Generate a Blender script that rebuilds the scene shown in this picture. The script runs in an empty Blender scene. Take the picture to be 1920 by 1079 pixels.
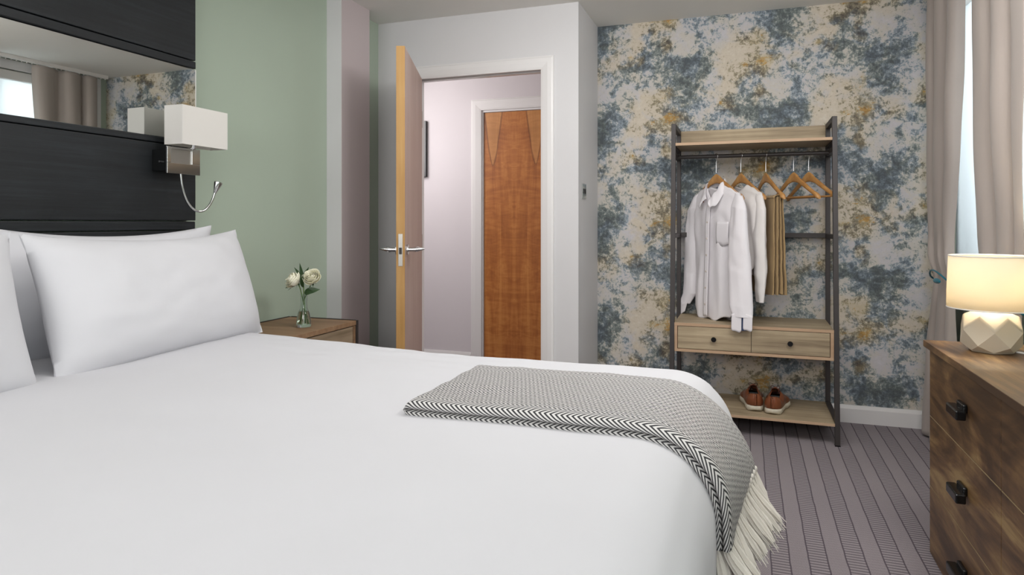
import bpy, math, random
from mathutils import Vector, noise, Matrix
random.seed(7)
SC = bpy.context.scene
COL = SC.collection
PI = math.pi

# ---------------------------------------------------------------- camera, world, lights, exposure
cam_d = bpy.data.cameras.new('camera')
cam = bpy.data.objects.new('camera', cam_d)
COL.objects.link(cam)
cam_d.sensor_width = 36.0
cam_d.lens = 1250.0 / 1920.0 * 36.0
cam_d.shift_y = -(539.5 - 418.0) / 1920.0
cam_d.clip_start = 0.02
cam.location = (0, 0, 1.12)
cam.rotation_euler = (math.radians(90), 0, math.atan(440 / 1250))
SC.camera = cam
SC.view_settings.view_transform = 'Standard'
SC.view_settings.look = 'None'
SC.view_settings.gamma = 1
SC.view_settings.use_curve_mapping = False
SC.view_settings.exposure = 0.06

world = bpy.data.worlds.new('world')
SC.world = world
world.use_nodes = True
bg = world.node_tree.nodes['Background']
bg.inputs[0].default_value = (0.86, 0.93, 1.0, 1)
bg.inputs[1].default_value = 0.9


def area(name, loc, target, w, h, power, color):
    l = bpy.data.lights.new(name, 'AREA')
    l.shape = 'RECTANGLE'
    l.size = w
    l.size_y = h
    l.energy = power
    l.color = color
    o = bpy.data.objects.new(name, l)
    COL.objects.link(o)
    o.location = loc
    d = Vector(target) - Vector(loc)
    o.rotation_euler = d.to_track_quat('-Z', 'Y').to_euler()
    return o


# daylight entering through the near window (behind the camera on the right), and outside the seen window
area('near_window_daylight', (0.86, -0.55, 1.55), (-1.2, 1.6, 0.9), 1.2, 1.4, 11, (0.93, 0.97, 1.0))
area('far_window_daylight', (1.50, 3.25, 1.75), (0.4, 3.1, 1.3), 1.3, 1.3, 30, (0.93, 0.97, 1.0))
# added fills, no fittings seen: flash bounce from behind, soft light from above
area('rear_bounce_fill', (-0.9, -1.4, 1.85), (-0.5, 4.0, 1.2), 2.4, 0.9, 40, (1.0, 0.985, 0.98))  # unseen fill standing in for flash bounce behind the camera
area('upper_fill_right', (0.62, 1.9, 2.25), (-2.0, 3.2, 0.9), 0.7, 0.7, 24, (1.0, 0.97, 0.96))  # added to brighten the door face and recess
area('upper_fill', (-0.75, 1.3, 2.30), (-0.75, 1.35, 0), 1.6, 1.4, 7, (1.0, 0.985, 0.975))  # added soft top light, not a fitting of the room
area('upper_fill_foot', (-0.5, 2.5, 2.31), (-0.4, 3.2, 0.6), 1.6, 0.8, 19, (1.0, 0.985, 0.975))  # added to carry light deeper, towards the end wall
area('hall_light', (-2.8, 4.02, 1.95), (-1.3, 4.6, 1.0), 0.5, 0.9, 14, (1.0, 0.96, 0.95))

# ---------------------------------------------------------------- mesh helpers


class MB:
    def __init__(s):
        s.v = []
        s.f = []
        s.uv = None

    def box(s, x0, x1, y0, y1, z0, z1):
        b = len(s.v)
        s.v += [(x0, y0, z0), (x1, y0, z0), (x1, y1, z0), (x0, y1, z0), (x0, y0, z1), (x1, y0, z1), (x1, y1, z1), (x0, y1, z1)]
        s.f += [tuple(b + i for i in q) for q in ((0, 3, 2, 1), (4, 5, 6, 7), (0, 1, 5, 4), (1, 2, 6, 5), (2, 3, 7, 6), (3, 0, 4, 7))]
        return s

    def rings(s, rings, caps=True, closed=True):
        b = len(s.v)
        n = len(rings[0])
        for r in rings:
            s.v += [tuple(p) for p in r]
        for i in range(len(rings) - 1):
            for j in range(n if closed else n - 1):
                k = (j + 1) % n
                s.f.append((b + i * n + j, b + i * n + k, b + (i + 1) * n + k, b + (i + 1) * n + j))
        if caps and closed:
            s.f.append(tuple(b + j for j in reversed(range(n))))
            s.f.append(tuple(b + (len(rings) - 1) * n + j for j in range(n)))
        return s

    def tube(s, path, r, n=10, caps=True):
        path = [Vector(p) for p in path]
        rs = r if isinstance(r, (list, tuple)) else [r] * len(path)
        rings = []
        up = None
        for i, p in enumerate(path):
            t = (path[min(i + 1, len(path) - 1)] - path[max(i - 1, 0)]).normalized()
            if up is None:
                up = Vector((0, 0, 1)) if abs(t.z) < .9 else Vector((1, 0, 0))
            a = t.cross(up).normalized()
            c = a.cross(t).normalized()
            up = c
            rings.append([p + (a * math.cos(2 * PI * j / n) + c * math.sin(2 * PI * j / n)) * rs[i] for j in range(n)])
        return s.rings(rings, caps)

    def lathe(s, prof, cx=0, cy=0, n=32, sq=1.0):
        rings = [[(cx + r * math.cos(2 * PI * j / n), cy + r * sq * math.sin(2 * PI * j / n), z) for j in range(n)] for r, z in prof]
        return s.rings(rings, True)

    def grid(s, fn, nu, nv, uvfn=None):
        b = len(s.v)
        if uvfn and s.uv is None:
            s.uv = []
        for j in range(nv + 1):
            for i in range(nu + 1):
                s.v.append(tuple(fn(i / nu, j / nv)))
                if uvfn:
                    s.uv.append(uvfn(i / nu, j / nv))
        for j in range(nv):
            for i in range(nu):
                a = b + j * (nu + 1) + i
                s.f.append((a, a + 1, a + nu + 2, a + nu + 1))
        return s

    def build(s, name, mat, parent=None, smooth=0, bevel=0, seg=2, solid=0, loc=None, rotz=0):
        me = bpy.data.meshes.new(name)
        me.from_pydata(s.v, [], s.f)
        if s.uv:
            uvl = me.uv_layers.new(name='uv')
            for lp in me.loops:
                uvl.data[lp.index].uv = s.uv[lp.vertex_index]
        me.materials.append(mat)
        me.validate()
        import bmesh
        bm = bmesh.new()
        bm.from_mesh(me)
        if not s.uv and not getattr(s, 'open', False):
            bmesh.ops.recalc_face_normals(bm, faces=bm.faces)
        bm.to_mesh(me)
        bm.free()
        if smooth:
            me.shade_smooth()
            me.set_sharp_from_angle(angle=math.radians(smooth))
        o = bpy.data.objects.new(name, me)
        COL.objects.link(o)
        if parent:
            o.parent = parent
        if loc:
            o.location = loc
        o.rotation_euler.z = rotz
        if solid:
            m = o.modifiers.new('solid', 'SOLIDIFY')
            m.thickness = solid
            m.offset = 0
        if bevel:
            m = o.modifiers.new('bevel', 'BEVEL')
            m.width = bevel
            m.segments = seg
            m.limit_method = 'ANGLE'
            m.angle_limit = math.radians(40)
            m.harden_normals = False
        return o


def thing(name, label, cat, loc=(0, 0, 0), rotz=0, group=None):
    o = bpy.data.objects.new(name, None)
    o.empty_display_size = 0.05
    COL.objects.link(o)
    o.location = loc
    o.rotation_euler = (0, 0, rotz)
    return tag(o, label, cat, group)


def tag(o, label, cat, group=None):
    o['label'] = label
    o['category'] = cat
    if group:
        o['group'] = group
    return o


def struct(o, label=None):
    o['kind'] = 'structure'
    if label:
        o['label'] = label
    return o


def lerp(a, b, t):
    return a + (b - a) * t


def interp(x, pts):
    if x <= pts[0][0]:
        return pts[0][1]
    for (x0, y0), (x1, y1) in zip(pts, pts[1:]):
        if x <= x1:
            t = (x - x0) / (x1 - x0)
            t = t * t * (3 - 2 * t)
            return y0 + (y1 - y0) * t
    return pts[-1][1]


# ---------------------------------------------------------------- material helpers
def srgb(h):
    h = h.lstrip('#')
    c = [int(h[i:i + 2], 16) / 255 for i in (0, 2, 4)]
    return tuple((x / 12.92 if x <= .04045 else ((x + .055) / 1.055) ** 2.4) for x in c) + (1,)


class NT:
    """small helper to write node trees"""

    def __init__(s, name, rough=0.5, metal=0.0, spec=0.5):
        s.m = bpy.data.materials.new(name)
        s.m.use_nodes = True
        s.t = s.m.node_tree
        s.b = s.t.nodes['Principled BSDF']
        s.b.inputs['Roughness'].default_value = rough
        s.b.inputs['Metallic'].default_value = metal
        s.b.inputs['Specular IOR Level'].default_value = spec

    def n(s, typ, **kw):
        nd = s.t.nodes.new(typ)
        for k, v in kw.items():
            setattr(nd, k, v)
        return nd

    def link(s, a, b):
        s.t.links.new(a, b)
        return s

    def val(s, x, inp):
        if isinstance(x, (int, float)):
            inp.default_value = x
        elif isinstance(x, tuple):
            inp.default_value = x
        else:
            s.t.links.new(x, inp)

    def math(s, op, a, b=0.0, c=0.0, clamp=False):
        nd = s.n('ShaderNodeMath', operation=op, use_clamp=clamp)
        s.val(a, nd.inputs[0])
        s.val(b, nd.inputs[1])
        s.val(c, nd.inputs[2])
        return nd.outputs[0]

    def coords(s, kind='Object'):
        return s.n('ShaderNodeTexCoord').outputs[kind]

    def mapping(s, src, scale=(1, 1, 1), loc=(0, 0, 0), rot=(0, 0, 0)):
        nd = s.n('ShaderNodeMapping')
        s.link(src, nd.inputs[0])
        nd.inputs['Scale'].default_value = scale
        nd.inputs['Location'].default_value = loc
        nd.inputs['Rotation'].default_value = rot
        return nd.outputs[0]

    def sep(s, src):
        nd = s.n('ShaderNodeSeparateXYZ')
        s.link(src, nd.inputs[0])
        return nd.outputs

    def comb(s, x, y, z):
        nd = s.n('ShaderNodeCombineXYZ')
        for i, q in enumerate((x, y, z)):
            s.val(q, nd.inputs[i])
        return nd.outputs[0]

    def noise(s, vec, scale, detail=4, rough=.5, dist=0):
        nd = s.n('ShaderNodeTexNoise')
        s.link(vec, nd.inputs['Vector'])
        nd.inputs['Scale'].default_value = scale
        nd.inputs['Detail'].default_value = detail
        nd.inputs['Roughness'].default_value = rough
        nd.inputs['Distortion'].default_value = dist
        return nd.outputs['Fac']

    def ramp(s, fac, stops, mode='LINEAR'):
        nd = s.n('ShaderNodeValToRGB')
        s.link(fac, nd.inputs[0])
        cr = nd.color_ramp
        cr.interpolation = mode
        while len(cr.elements) < len(stops):
            cr.elements.new(0.5)
        for e, (p, c) in zip(cr.elements, stops):
            e.position = p
            e.color = srgb(c) if isinstance(c, str) else (c, c, c, 1)
        return nd.outputs[0]

    def mix(s, fac, a, b, blend='MIX'):
        nd = s.n('ShaderNodeMix', data_type='RGBA', blend_type=blend)
        s.val(fac, nd.inputs[0])
        s.val(srgb(a) if isinstance(a, str) else a, nd.inputs[6])
        s.val(srgb(b) if isinstance(b, str) else b, nd.inputs[7])
        return nd.outputs[2]

    def color(s, c):
        s.val(srgb(c) if isinstance(c, str) else c, s.b.inputs['Base Color'])
        return s

    def bump(s, h, strength=.2, dist=.005):
        nd = s.n('ShaderNodeBump')
        s.link(h, nd.inputs['Height'])
        nd.inputs['Strength'].default_value = strength
        nd.inputs['Distance'].default_value = dist
        s.link(nd.outputs[0], s.b.inputs['Normal'])
        return s


def paint(name, col, rough=.6, var=.03, scale=3, bump=.05, spec=.3):
    n = NT(name, rough, spec=spec)
    co = n.coords()
    f = n.noise(co, scale, 5)
    c = srgb(col)
    lo = tuple(x * (1 - var) for x in c[:3]) + (1,)
    hi = tuple(min(1, x * (1 + var)) for x in c[:3]) + (1,)
    n.color(n.mix(f, lo, hi))
    n.bump(n.noise(co, 180, 3), bump, .002)
    return n.m


def fabric(name, col, scale=900, strength=.25, rough=.9, sheen=.2, big=0.0):
    n = NT(name, rough, spec=.15)
    co = n.coords()
    c = srgb(col)
    f = n.noise(co, 6, 3)
    n.color(n.mix(f, tuple(x * .97 for x in c[:3]) + (1,), c))
    h = n.noise(co, scale, 2)
    if big:
        h = n.math('ADD', n.math('MULTIPLY', h, .3), n.math('MULTIPLY', n.noise(co, 9, 3), big))
    n.bump(h, strength, .003)
    n.b.inputs['Sheen Weight'].default_value = sheen
    return n.m


def wood(name, dark, mid, light, axis='X', rough=.5, ring=7.0, fine=60, streak=.5, spec=.3, bump=.12, tint=None):
    """plank grain running along one object axis"""
    n = NT(name, rough, spec=spec)
    co = n.coords()
    sc = {'X': (.09, 1, 1), 'Y': (1, .09, 1), 'Z': (1, 1, .09)}[axis]
    mp = n.mapping(co, sc)
    a = n.noise(mp, ring, 5, .6, 1.2)
    b = n.noise(n.mapping(co, tuple(.35 * q if q < 1 else q for q in sc)), fine, 4, .65)
    c = n.noise(co, 3.5, 3)
    f = n.math('ADD', n.math('MULTIPLY', a, 1 - streak), n.math('MULTIPLY', b, streak))
    f = n.math('ADD', f, n.math('MULTIPLY', n.math('SUBTRACT', c, .5), .35))
    col = n.ramp(f, [(.30, dark), (.5, mid), (.70, light)])
    n.color(col)
    n.bump(b, bump, .002)
    return n.m


def plain(name, col, rough=.4, metal=0.0, spec=.5, **kw):
    n = NT(name, rough, metal, spec)
    co = n.coords()
    c = srgb(col)
    n.color(n.mix(n.noise(co, 14, 3), tuple(x * .94 for x in c[:3]) + (1,), c))
    for k, v in kw.items():
        n.b.inputs[k.replace('_', ' ')].default_value = v
    return n.m


M = {}
M['green'] = paint('sage_paint', '#aab7a7', .55)
M['white_wall'] = paint('white_wall_paint', '#d0cfd0', .55)
M['hall_wall'] = paint('hall_paint', '#d3cdd0', .6)
M['mauve'] = paint('white_wall_pink_bounce', '#c2b6b7', .55)  # wall colour with pinkish reflected light mixed in
M['ceiling'] = paint('ceiling_paint', '#e8e6e1', .8)
M['gloss_white'] = paint('white_gloss_trim', '#dedcdb', .3, .01, 3, .02, .5)
M['black_wood'] = wood('charcoal_stained_wood', '#181a1d', '#1f2225', '#292d31', 'Y', .42, 9, 90, .6, .4, .25)
M['duvet'] = fabric('white_duvet_cotton', '#cfcfd3', 1200, .12, .85, .1, .5)
M['pillow'] = fabric('white_pillow_cotton', '#d6d6da', 1200, .1, .85, .1, .4)
M['metal_black'] = plain('dark_bronze_powder_metal', '#3a3534', .5, .2)
M['chrome'] = plain('chrome', '#d8d8d8', .12, 1.0)
M['steel'] = plain('satin_steel', '#b5b1aa', .35, 1.0)
M['black_gloss'] = plain('black_gloss_plastic', '#101112', .22)
M['rack_wood'] = wood('greyed_oak', '#7d6d58', '#a19076', '#bfae91', 'X', .55, 12, 70, .6)
M['rack_edge'] = wood('oak_edge', '#a88a6e', '#b6987c', '#c2a68a', 'X', .55, 10, 55, .4)
M['stand_wood'] = wood('nightstand_oak', '#6b523e', '#87694f', '#9d8063', 'X', .5, 8, 50, .5)
M['stand_front'] = wood('nightstand_drawer_oak', '#74634e', '#93806a', '#a8967c', 'Y', .5, 10, 50, .6)
M['hanger_wood'] = wood('hanger_beech', '#96663a', '#b0804a', '#c6975e', 'Y', .35, 8, 50, .4, .5)
M['pine'] = wood('pine_edge', '#a67d48', '#b48b55', '#c09a64', 'Z', .5, 6, 40, .4)
M['raw_edge'] = wood('raw_board_edge', '#8f7b5c', '#a38e6c', '#b5a07c', 'Y', .5, 6, 40, .4)
M['veneer_pink'] = wood('door_veneer_rose', '#b0978c', '#baa298', '#c2ada4', 'Z', .5, 6, 60, .4)


def wallpaper_mat():
    n = NT('distressed_plaster_wallpaper', .7, spec=.2)
    at = n.n('ShaderNodeAttribute', attribute_name='pattern')
    r = n.sep(at.outputs['Color'])
    co = n.coords()
    L = r[0]
    n1 = n.noise(n.mapping(co, (1, 1, 1.15)), 22, 10, .76, .4)
    n2 = n.noise(n.mapping(co, (1, 1, .75), (3, 1, 5)), 85, 7, .72, .3)
    n3 = n.noise(n.mapping(co, (1, 1, .12), (1, 2, 3)), 160, 3, .6)
    n4 = n.noise(n.mapping(co, (1, 1, 1), (9, 2, 3)), 9, 6, .65, .6)
    n5 = n.noise(n.mapping(co, (1, 1, 1.2), (2, 7, 8)), 6.5, 6, .65, .8)
    f = n.math('ADD', L, n.math('MULTIPLY', n.math('SUBTRACT', n1, .5), 1.7))
    f = n.math('ADD', f, n.math('MULTIPLY', n.math('SUBTRACT', n2, .5), .75))
    f = n.math('ADD', f, n.math('MULTIPLY', n.math('SUBTRACT', n3, .5), .16))
    f = n.math('ADD', f, n.math('MULTIPLY', n.math('SUBTRACT', n5, .5), .45))
    cool = n.ramp(f, [(.12, '#4e565c'), (.30, '#626c75'), (.41, '#7b868e'), (.49, '#909ca5'), (.53, '#a6aeb4'), (.545, '#bdbab9'), (.75, '#bfbcbf'), (1, '#c6c3c7')])
    green = n.ramp(f, [(.12, '#4e5456'), (.30, '#5f6767'), (.41, '#78807e'), (.49, '#929893'), (.53, '#a9aaa4'), (.545, '#c2bcb2'), (.75, '#c2bdb6'), (1, '#c8c4c0')])
    warm = n.ramp(f, [(.12, '#4a443c'), (.30, '#686054'), (.41, '#827a68'), (.49, '#9b927c'), (.53, '#b0a488'), (.545, '#c5baa9'), (.75, '#cabfae'), (1, '#d3cbbd')])
    cool = n.mix(n.ramp(n4, [(.42, 0.0), (.56, 1.0)]), cool, green)
    wf = n.math('ADD', r[1], n.math('MULTIPLY', n.math('SUBTRACT', n4, .5), 1.3))
    wf = n.ramp(wf, [(.46, 0.0), (.78, 1.0)])
    base = n.mix(wf, cool, warm)
    # golden wash, ochre and rust stains
    of = n.math('ADD', r[2], n.math('MULTIPLY', n.math('SUBTRACT', n.noise(n.mapping(co, (1, 1, 1.5), (4, 4, 4)), 48, 7, .7), .5), 1.7))
    base = n.mix(n.ramp(n.math('ADD', r[2], n.math('MULTIPLY', n.math('SUBTRACT', n5, .5), .8)), [(.20, 0.0), (.50, .5)]), base, n.mix(n2, '#a5946a', '#bfae84'))
    om = n.ramp(of, [(.47, 0.0), (.55, .8)])
    oc = n.ramp(n1, [(.35, '#7e5f34'), (.5, '#b3863c'), (.65, '#b9a066')])
    base = n.mix(om, base, oc)
    # faint vertical brushed weave
    base = n.mix(n.math('MULTIPLY', n3, .12), base, '#80807c')
    n.color(base)
    n.bump(n1, .08, .002)
    return n.m


def carpet_mat():
    n = NT('striped_loop_carpet', .95, spec=.05)
    co = n.coords()
    x, y, z = n.sep(co)
    pitch = 0.059
    q = n.math('DIVIDE', n.math('ADD', n.math('ADD', x, .0121), n.math('MULTIPLY', n.math('SUBTRACT', n.noise(co, 9, 2), .5), .006)), pitch)
    fr = n.math('FRACT', q)
    line = n.math('LESS_THAN', n.math('ABSOLUTE', n.math('SUBTRACT', fr, .5)), .04)
    odd = n.math('LESS_THAN', n.math('FRACT', n.math('MULTIPLY', n.math('ADD', q, .5), .5)), .5)
    rib = n.math('SINE', n.math('MULTIPLY', y, 2 * PI / .0185))
    rib2 = n.math('SINE', n.math('MULTIPLY', n.math('ADD', y, n.math('MULTIPLY', x, 1.0)), 2 * PI / .0115))
    ribm = n.math('MULTIPLY', n.math('GREATER_THAN', rib, .1), odd)
    rib2m = n.math('MULTIPLY', n.math('GREATER_THAN', rib2, .2), n.math('SUBTRACT', 1.0, odd))
    fine = n.noise(co, 420, 3, .7)
    patch = n.noise(co, 2.2, 4)
    c = n.mix(patch, '#9b9396', '#aca4a7')
    c = n.mix(n.math('MULTIPLY', ribm, .62), c, '#4e4850')
    c = n.mix(n.math('MULTIPLY', rib2m, .36), c, '#5c555b')
    c = n.mix(n.ramp(fine, [(.35, .4), (.6, 0.0)]), c, '#5b545a')
    c = n.mix(n.math('MULTIPLY', line, .85), c, '#544d55')
    n.color(c)
    n.bump(n.math('ADD', fine, n.math('MULTIPLY', rib, .3)), .5, .004)
    return n.m


def herringbone_mat(W=0.49):
    """uv: x = metres along the throw, y = metres across from the near folded edge"""
    n = NT('herringbone_wool', .95, spec=.05)
    uv = n.n('ShaderNodeUVMap')
    u, v, _ = n.sep(uv.outputs[0])
    wob = n.math('MULTIPLY', n.math('SUBTRACT', n.noise(uv.outputs[0], 60, 3), .5), .0016)
    u2 = n.math('ADD', u, wob)

    def stripes(p, slope, vc, duty):
        s = n.math('DIVIDE', n.math('SUBTRACT', u2, n.math('MULTIPLY', n.math('ABSOLUTE', n.math('SUBTRACT', v, vc)), slope)), p)
        return n.math('LESS_THAN', n.math('FRACT', s), duty)
    # bold chevrons on the rolled borders
    near_up = stripes(.0120, 1.25, .036, .46)
    near_lo = stripes(.0120, 1.25, -.014, .46)
    far = stripes(.0120, 1.3, W - .022, .46)
    # fine zigzag body
    zig = n.math('PINGPONG', v, .017)
    s = n.math('DIVIDE', n.math('SUBTRACT', u2, n.math('MULTIPLY', zig, 1.2)), .0105)
    body = n.math('LESS_THAN', n.math('FRACT', s), n.math('ADD', .30, n.math('MULTIPLY', n.noise(uv.outputs[0], 220, 2, .7), .34)))
    is_near = n.math('LESS_THAN', v, .060)
    is_lo = n.math('LESS_THAN', v, 0.0)
    is_far = n.math('GREATER_THAN', v, W - .055)
    f = n.mix(is_near, body, near_up)
    f = n.mix(is_lo, f, near_lo)
    f = n.mix(is_far, f, far)
    c = n.mix(f, '#dad8d6', '#2b2b30')
    c = n.mix(n.math('MULTIPLY', n.noise(uv.outputs[0], 900, 2), .25), c, '#8c8b89')
    n.color(c)
    n.bump(n.math('ADD', n.noise(uv.outputs[0], 700, 2), f), .35, .002)
    return n.m


def cherry_mat(cx=0.0, cz=1.565):
    n = NT('cherry_veneer_bookmatched', .38, spec=.5)
    co = n.coords()
    x, y, z = n.sep(co)
    ax = n.math('ABSOLUTE', x)
    vec = n.comb(ax, 0.0, z)
    g = n.noise(n.mapping(vec, (1, 1, .08)), 14, 6, .6, 1.0)
    fig = n.noise(n.mapping(vec, (1, 1, 3.2), (2, 0, 1)), 6, 5, .6, 1.5)
    fine = n.noise(n.mapping(vec, (1, 1, .04)), 160, 3, .6)
    f = n.math('ADD', n.math('MULTIPLY', g, .5), n.math('ADD', n.math('MULTIPLY', fig, .35), n.math('MULTIPLY', fine, .15)))
    c = n.ramp(f, [(.36, '#884d22'), (.49, '#a66530'), (.60, '#bb7c40')])
    # two long cathedral points hanging from the top
    vw = n.math('MULTIPLY', n.math('POWER', n.math('MAXIMUM', n.math('SUBTRACT', z, cz), 0.0), .62), .125)
    d = n.math('ABSOLUTE', n.math('SUBTRACT', n.math('ADD', ax, n.math('MULTIPLY', n.math('SUBTRACT', g, .5), .03)), .172))
    inside = n.math('LESS_THAN', d, vw)
    edge = n.math('MULTIPLY', n.math('LESS_THAN', n.math('ABSOLUTE', n.math('SUBTRACT', d, vw)), .006), n.math('GREATER_THAN', z, cz))
    c = n.mix(n.math('MULTIPLY', inside, .7), c, n.ramp(f, [(.35, '#b07a44'), (.6, '#c08a54')]))
    c = n.mix(n.math('MULTIPLY', edge, .6), c, '#6a3a18')
    n.color(c)
    n.bump(fine, .05, .001)
    return n.m


def rustic_mat():
    n = NT('rustic_brown_oak', .42, spec=.45)
    co = n.coords()
    w = n.mapping(co, (1, .22, 1), rot=(math.radians(22), 0, 0))
    a = n.noise(w, 5, 6, .6, 1.6)
    b = n.noise(n.mapping(co, (1, .08, 1)), 40, 4, .65)
    kn = n.noise(n.mapping(co, (1, .45, 1), (5, 3, 1)), 9, 4, .5, 2.0)
    f = n.math('ADD', n.math('MULTIPLY', a, .7), n.math('MULTIPLY', b, .3))
    c = n.ramp(f, [(.40, '#4a3523'), (.47, '#664b31'), (.53, '#806240'), (.60, '#a08459')])
    c = n.mix(n.ramp(kn, [(.66, 0.0), (.76, .6)]), c, '#33241a')
    n.color(c)
    n.bump(b, .12, .002)
    return n.m


M['wallpaper'] = wallpaper_mat()
M['carpet'] = carpet_mat()
M['throw'] = herringbone_mat()
M['cherry'] = cherry_mat()
M['rustic'] = rustic_mat()
M['rustic_edge'] = wood('rustic_edge_brown', '#4a3424', '#5e4431', '#6e523c', 'Y', .5, 9, 60, .5)
M['fringe'] = fabric('cream_wool_yarn', '#e8e3da', 700, .4)
M['shirt'] = fabric('white_linen_shirt', '#e4e0e3', 1500, .2, .9, .1, .3)
M['shirt2'] = fabric('offwhite_linen_shirt', '#dcd7d4', 1500, .2, .9, .1, .3)
M['navy'] = fabric('navy_cotton', '#4c5878', 1200)
M['khaki'] = fabric('khaki_cotton', '#a68c66', 900, .3, .9, .1, .3)
M['khaki_dark'] = fabric('khaki_cotton_shadow', '#a08661', 900, .3)
M['curtain'] = fabric('taupe_curtain', '#aba19a', 800, .15, .85, .2)
M['button'] = plain('pearl_button', '#cfc4bb', .3)


def translucent(name, col, amount, emit=0, ecol='#ffffff'):
    n = NT(name, .8, spec=.1)
    n.color(n.mix(n.noise(n.coords(), 400, 2), tuple(x * .97 for x in srgb(col)[:3]) + (1,), col))
    tr = n.n('ShaderNodeBsdfTranslucent')
    tr.inputs[0].default_value = srgb(col)
    mx = n.n('ShaderNodeMixShader')
    mx.inputs[0].default_value = amount
    out = n.t.nodes['Material Output']
    n.link(n.b.outputs[0], mx.inputs[1])
    n.link(tr.outputs[0], mx.inputs[2])
    n.link(mx.outputs[0], out.inputs[0])
    return n.m


M['sheer'] = translucent('sheer_blind', '#eef2f6', .6)
M['shade'] = translucent('lampshade_linen', '#f2ead8', .55)
M['sconce_shade'] = translucent('sconce_shade_fabric', '#f2efea', .25)


def glass(name, col='#f4faf8', rough=0.0, ior=1.45):
    n = NT(name, rough)
    n.b.inputs['Base Color'].default_value = srgb(col)
    n.b.inputs['Transmission Weight'].default_value = 1.0
    n.b.inputs['IOR'].default_value = ior
    return n.m


M['glass'] = glass('clear_glass')
M['water'] = glass('water', '#eaf4ea', 0, 1.33)
mm = NT('mirror_silver', .01, 1.0)
mm.color(mm.mix(mm.noise(mm.coords(), 2, 2), '#dcdedc', '#e0e2e0'))
M['mirror'] = mm.m
M['rose'] = NT('ivory_rose_petal', .6, spec=.2)
_n = M['rose']
_n.color(_n.mix(_n.noise(_n.coords(), 60, 3), '#e9e6c8', '#f4f1e2'))
_n.b.inputs['Subsurface Weight'].default_value = .15
_n.b.inputs['Subsurface Radius'].default_value = (.01, .01, .006)
M['rose'] = _n.m
M['leaf'] = plain('leaf_green', '#2f4a26', .45)
M['stem'] = plain('stem_green', '#5b7a36', .5)
M['leather'] = wood('tan_leather', '#6a3a22', '#7c472c', '#8c5538', 'Z', .3, 4, 18, .2, .5, .06)
M['lace'] = fabric('dark_brown_lace', '#4a2720', 900)
M['sole'] = plain('cream_rubber_sole', '#d9d2c0', .6)
M['lining'] = fabric('black_shoe_lining', '#16130f', 500)
M['ceramic'] = plain('cream_ceramic', '#cfc4b0', .6)
M['teal'] = fabric('teal_cord', '#1f6c7c', 600)
M['white_plastic'] = plain('white_plastic', '#e6e3df', .35)
bulb = NT('glowing_bulb', .5)
bulb.b.inputs['Emission Color'].default_value = (1, .78, .5, 1)
bulb.b.inputs['Emission Strength'].default_value = 6
M['bulb'] = bulb.m

# ---------------------------------------------------------------- the room
XL, XR, YE, YD, ZC = -2.17, 0.99, 4.16, 3.65, 2.36   # left wall, window wall, end wall, door wall, ceiling
YB = -1.7
struct(MB().box(-3.3, 1.3, YB - .1, 5.0, -.08, 0).build('floor', M['carpet']))
struct(MB().box(-3.3, 1.3, YB - .1, 5.0, ZC, ZC + .08).build('ceiling', M['ceiling']))
struct(MB().box(XL - .12, XL, YB, YD + .12, 0, ZC).build('wall_left', M['green']), 'sage green painted wall behind the bed')
struct(MB().box(XL - .12, XR + .12, YB - .1, YB, 0, ZC).build('wall_back', M['white_wall']))
# window wall with two openings
w = MB()
WY0, WY1, WZ0, WZ1 = 2.55, 4.05, .86, 2.27
NY0, NY1 = -1.15, .15
w.box(XR, XR + .16, YB, YE + .1, 0, WZ0).box(XR, XR + .16, YB, YE + .1, WZ1, ZC)
w.box(XR, XR + .16, YB, NY0, WZ0, WZ1).box(XR, XR + .16, NY1, WY0, WZ0, WZ1).box(XR, XR + .16, WY1, YE + .1, WZ0, WZ1)
struct(w.build('wall_right', M['green']), 'sage green painted window wall')

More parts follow.
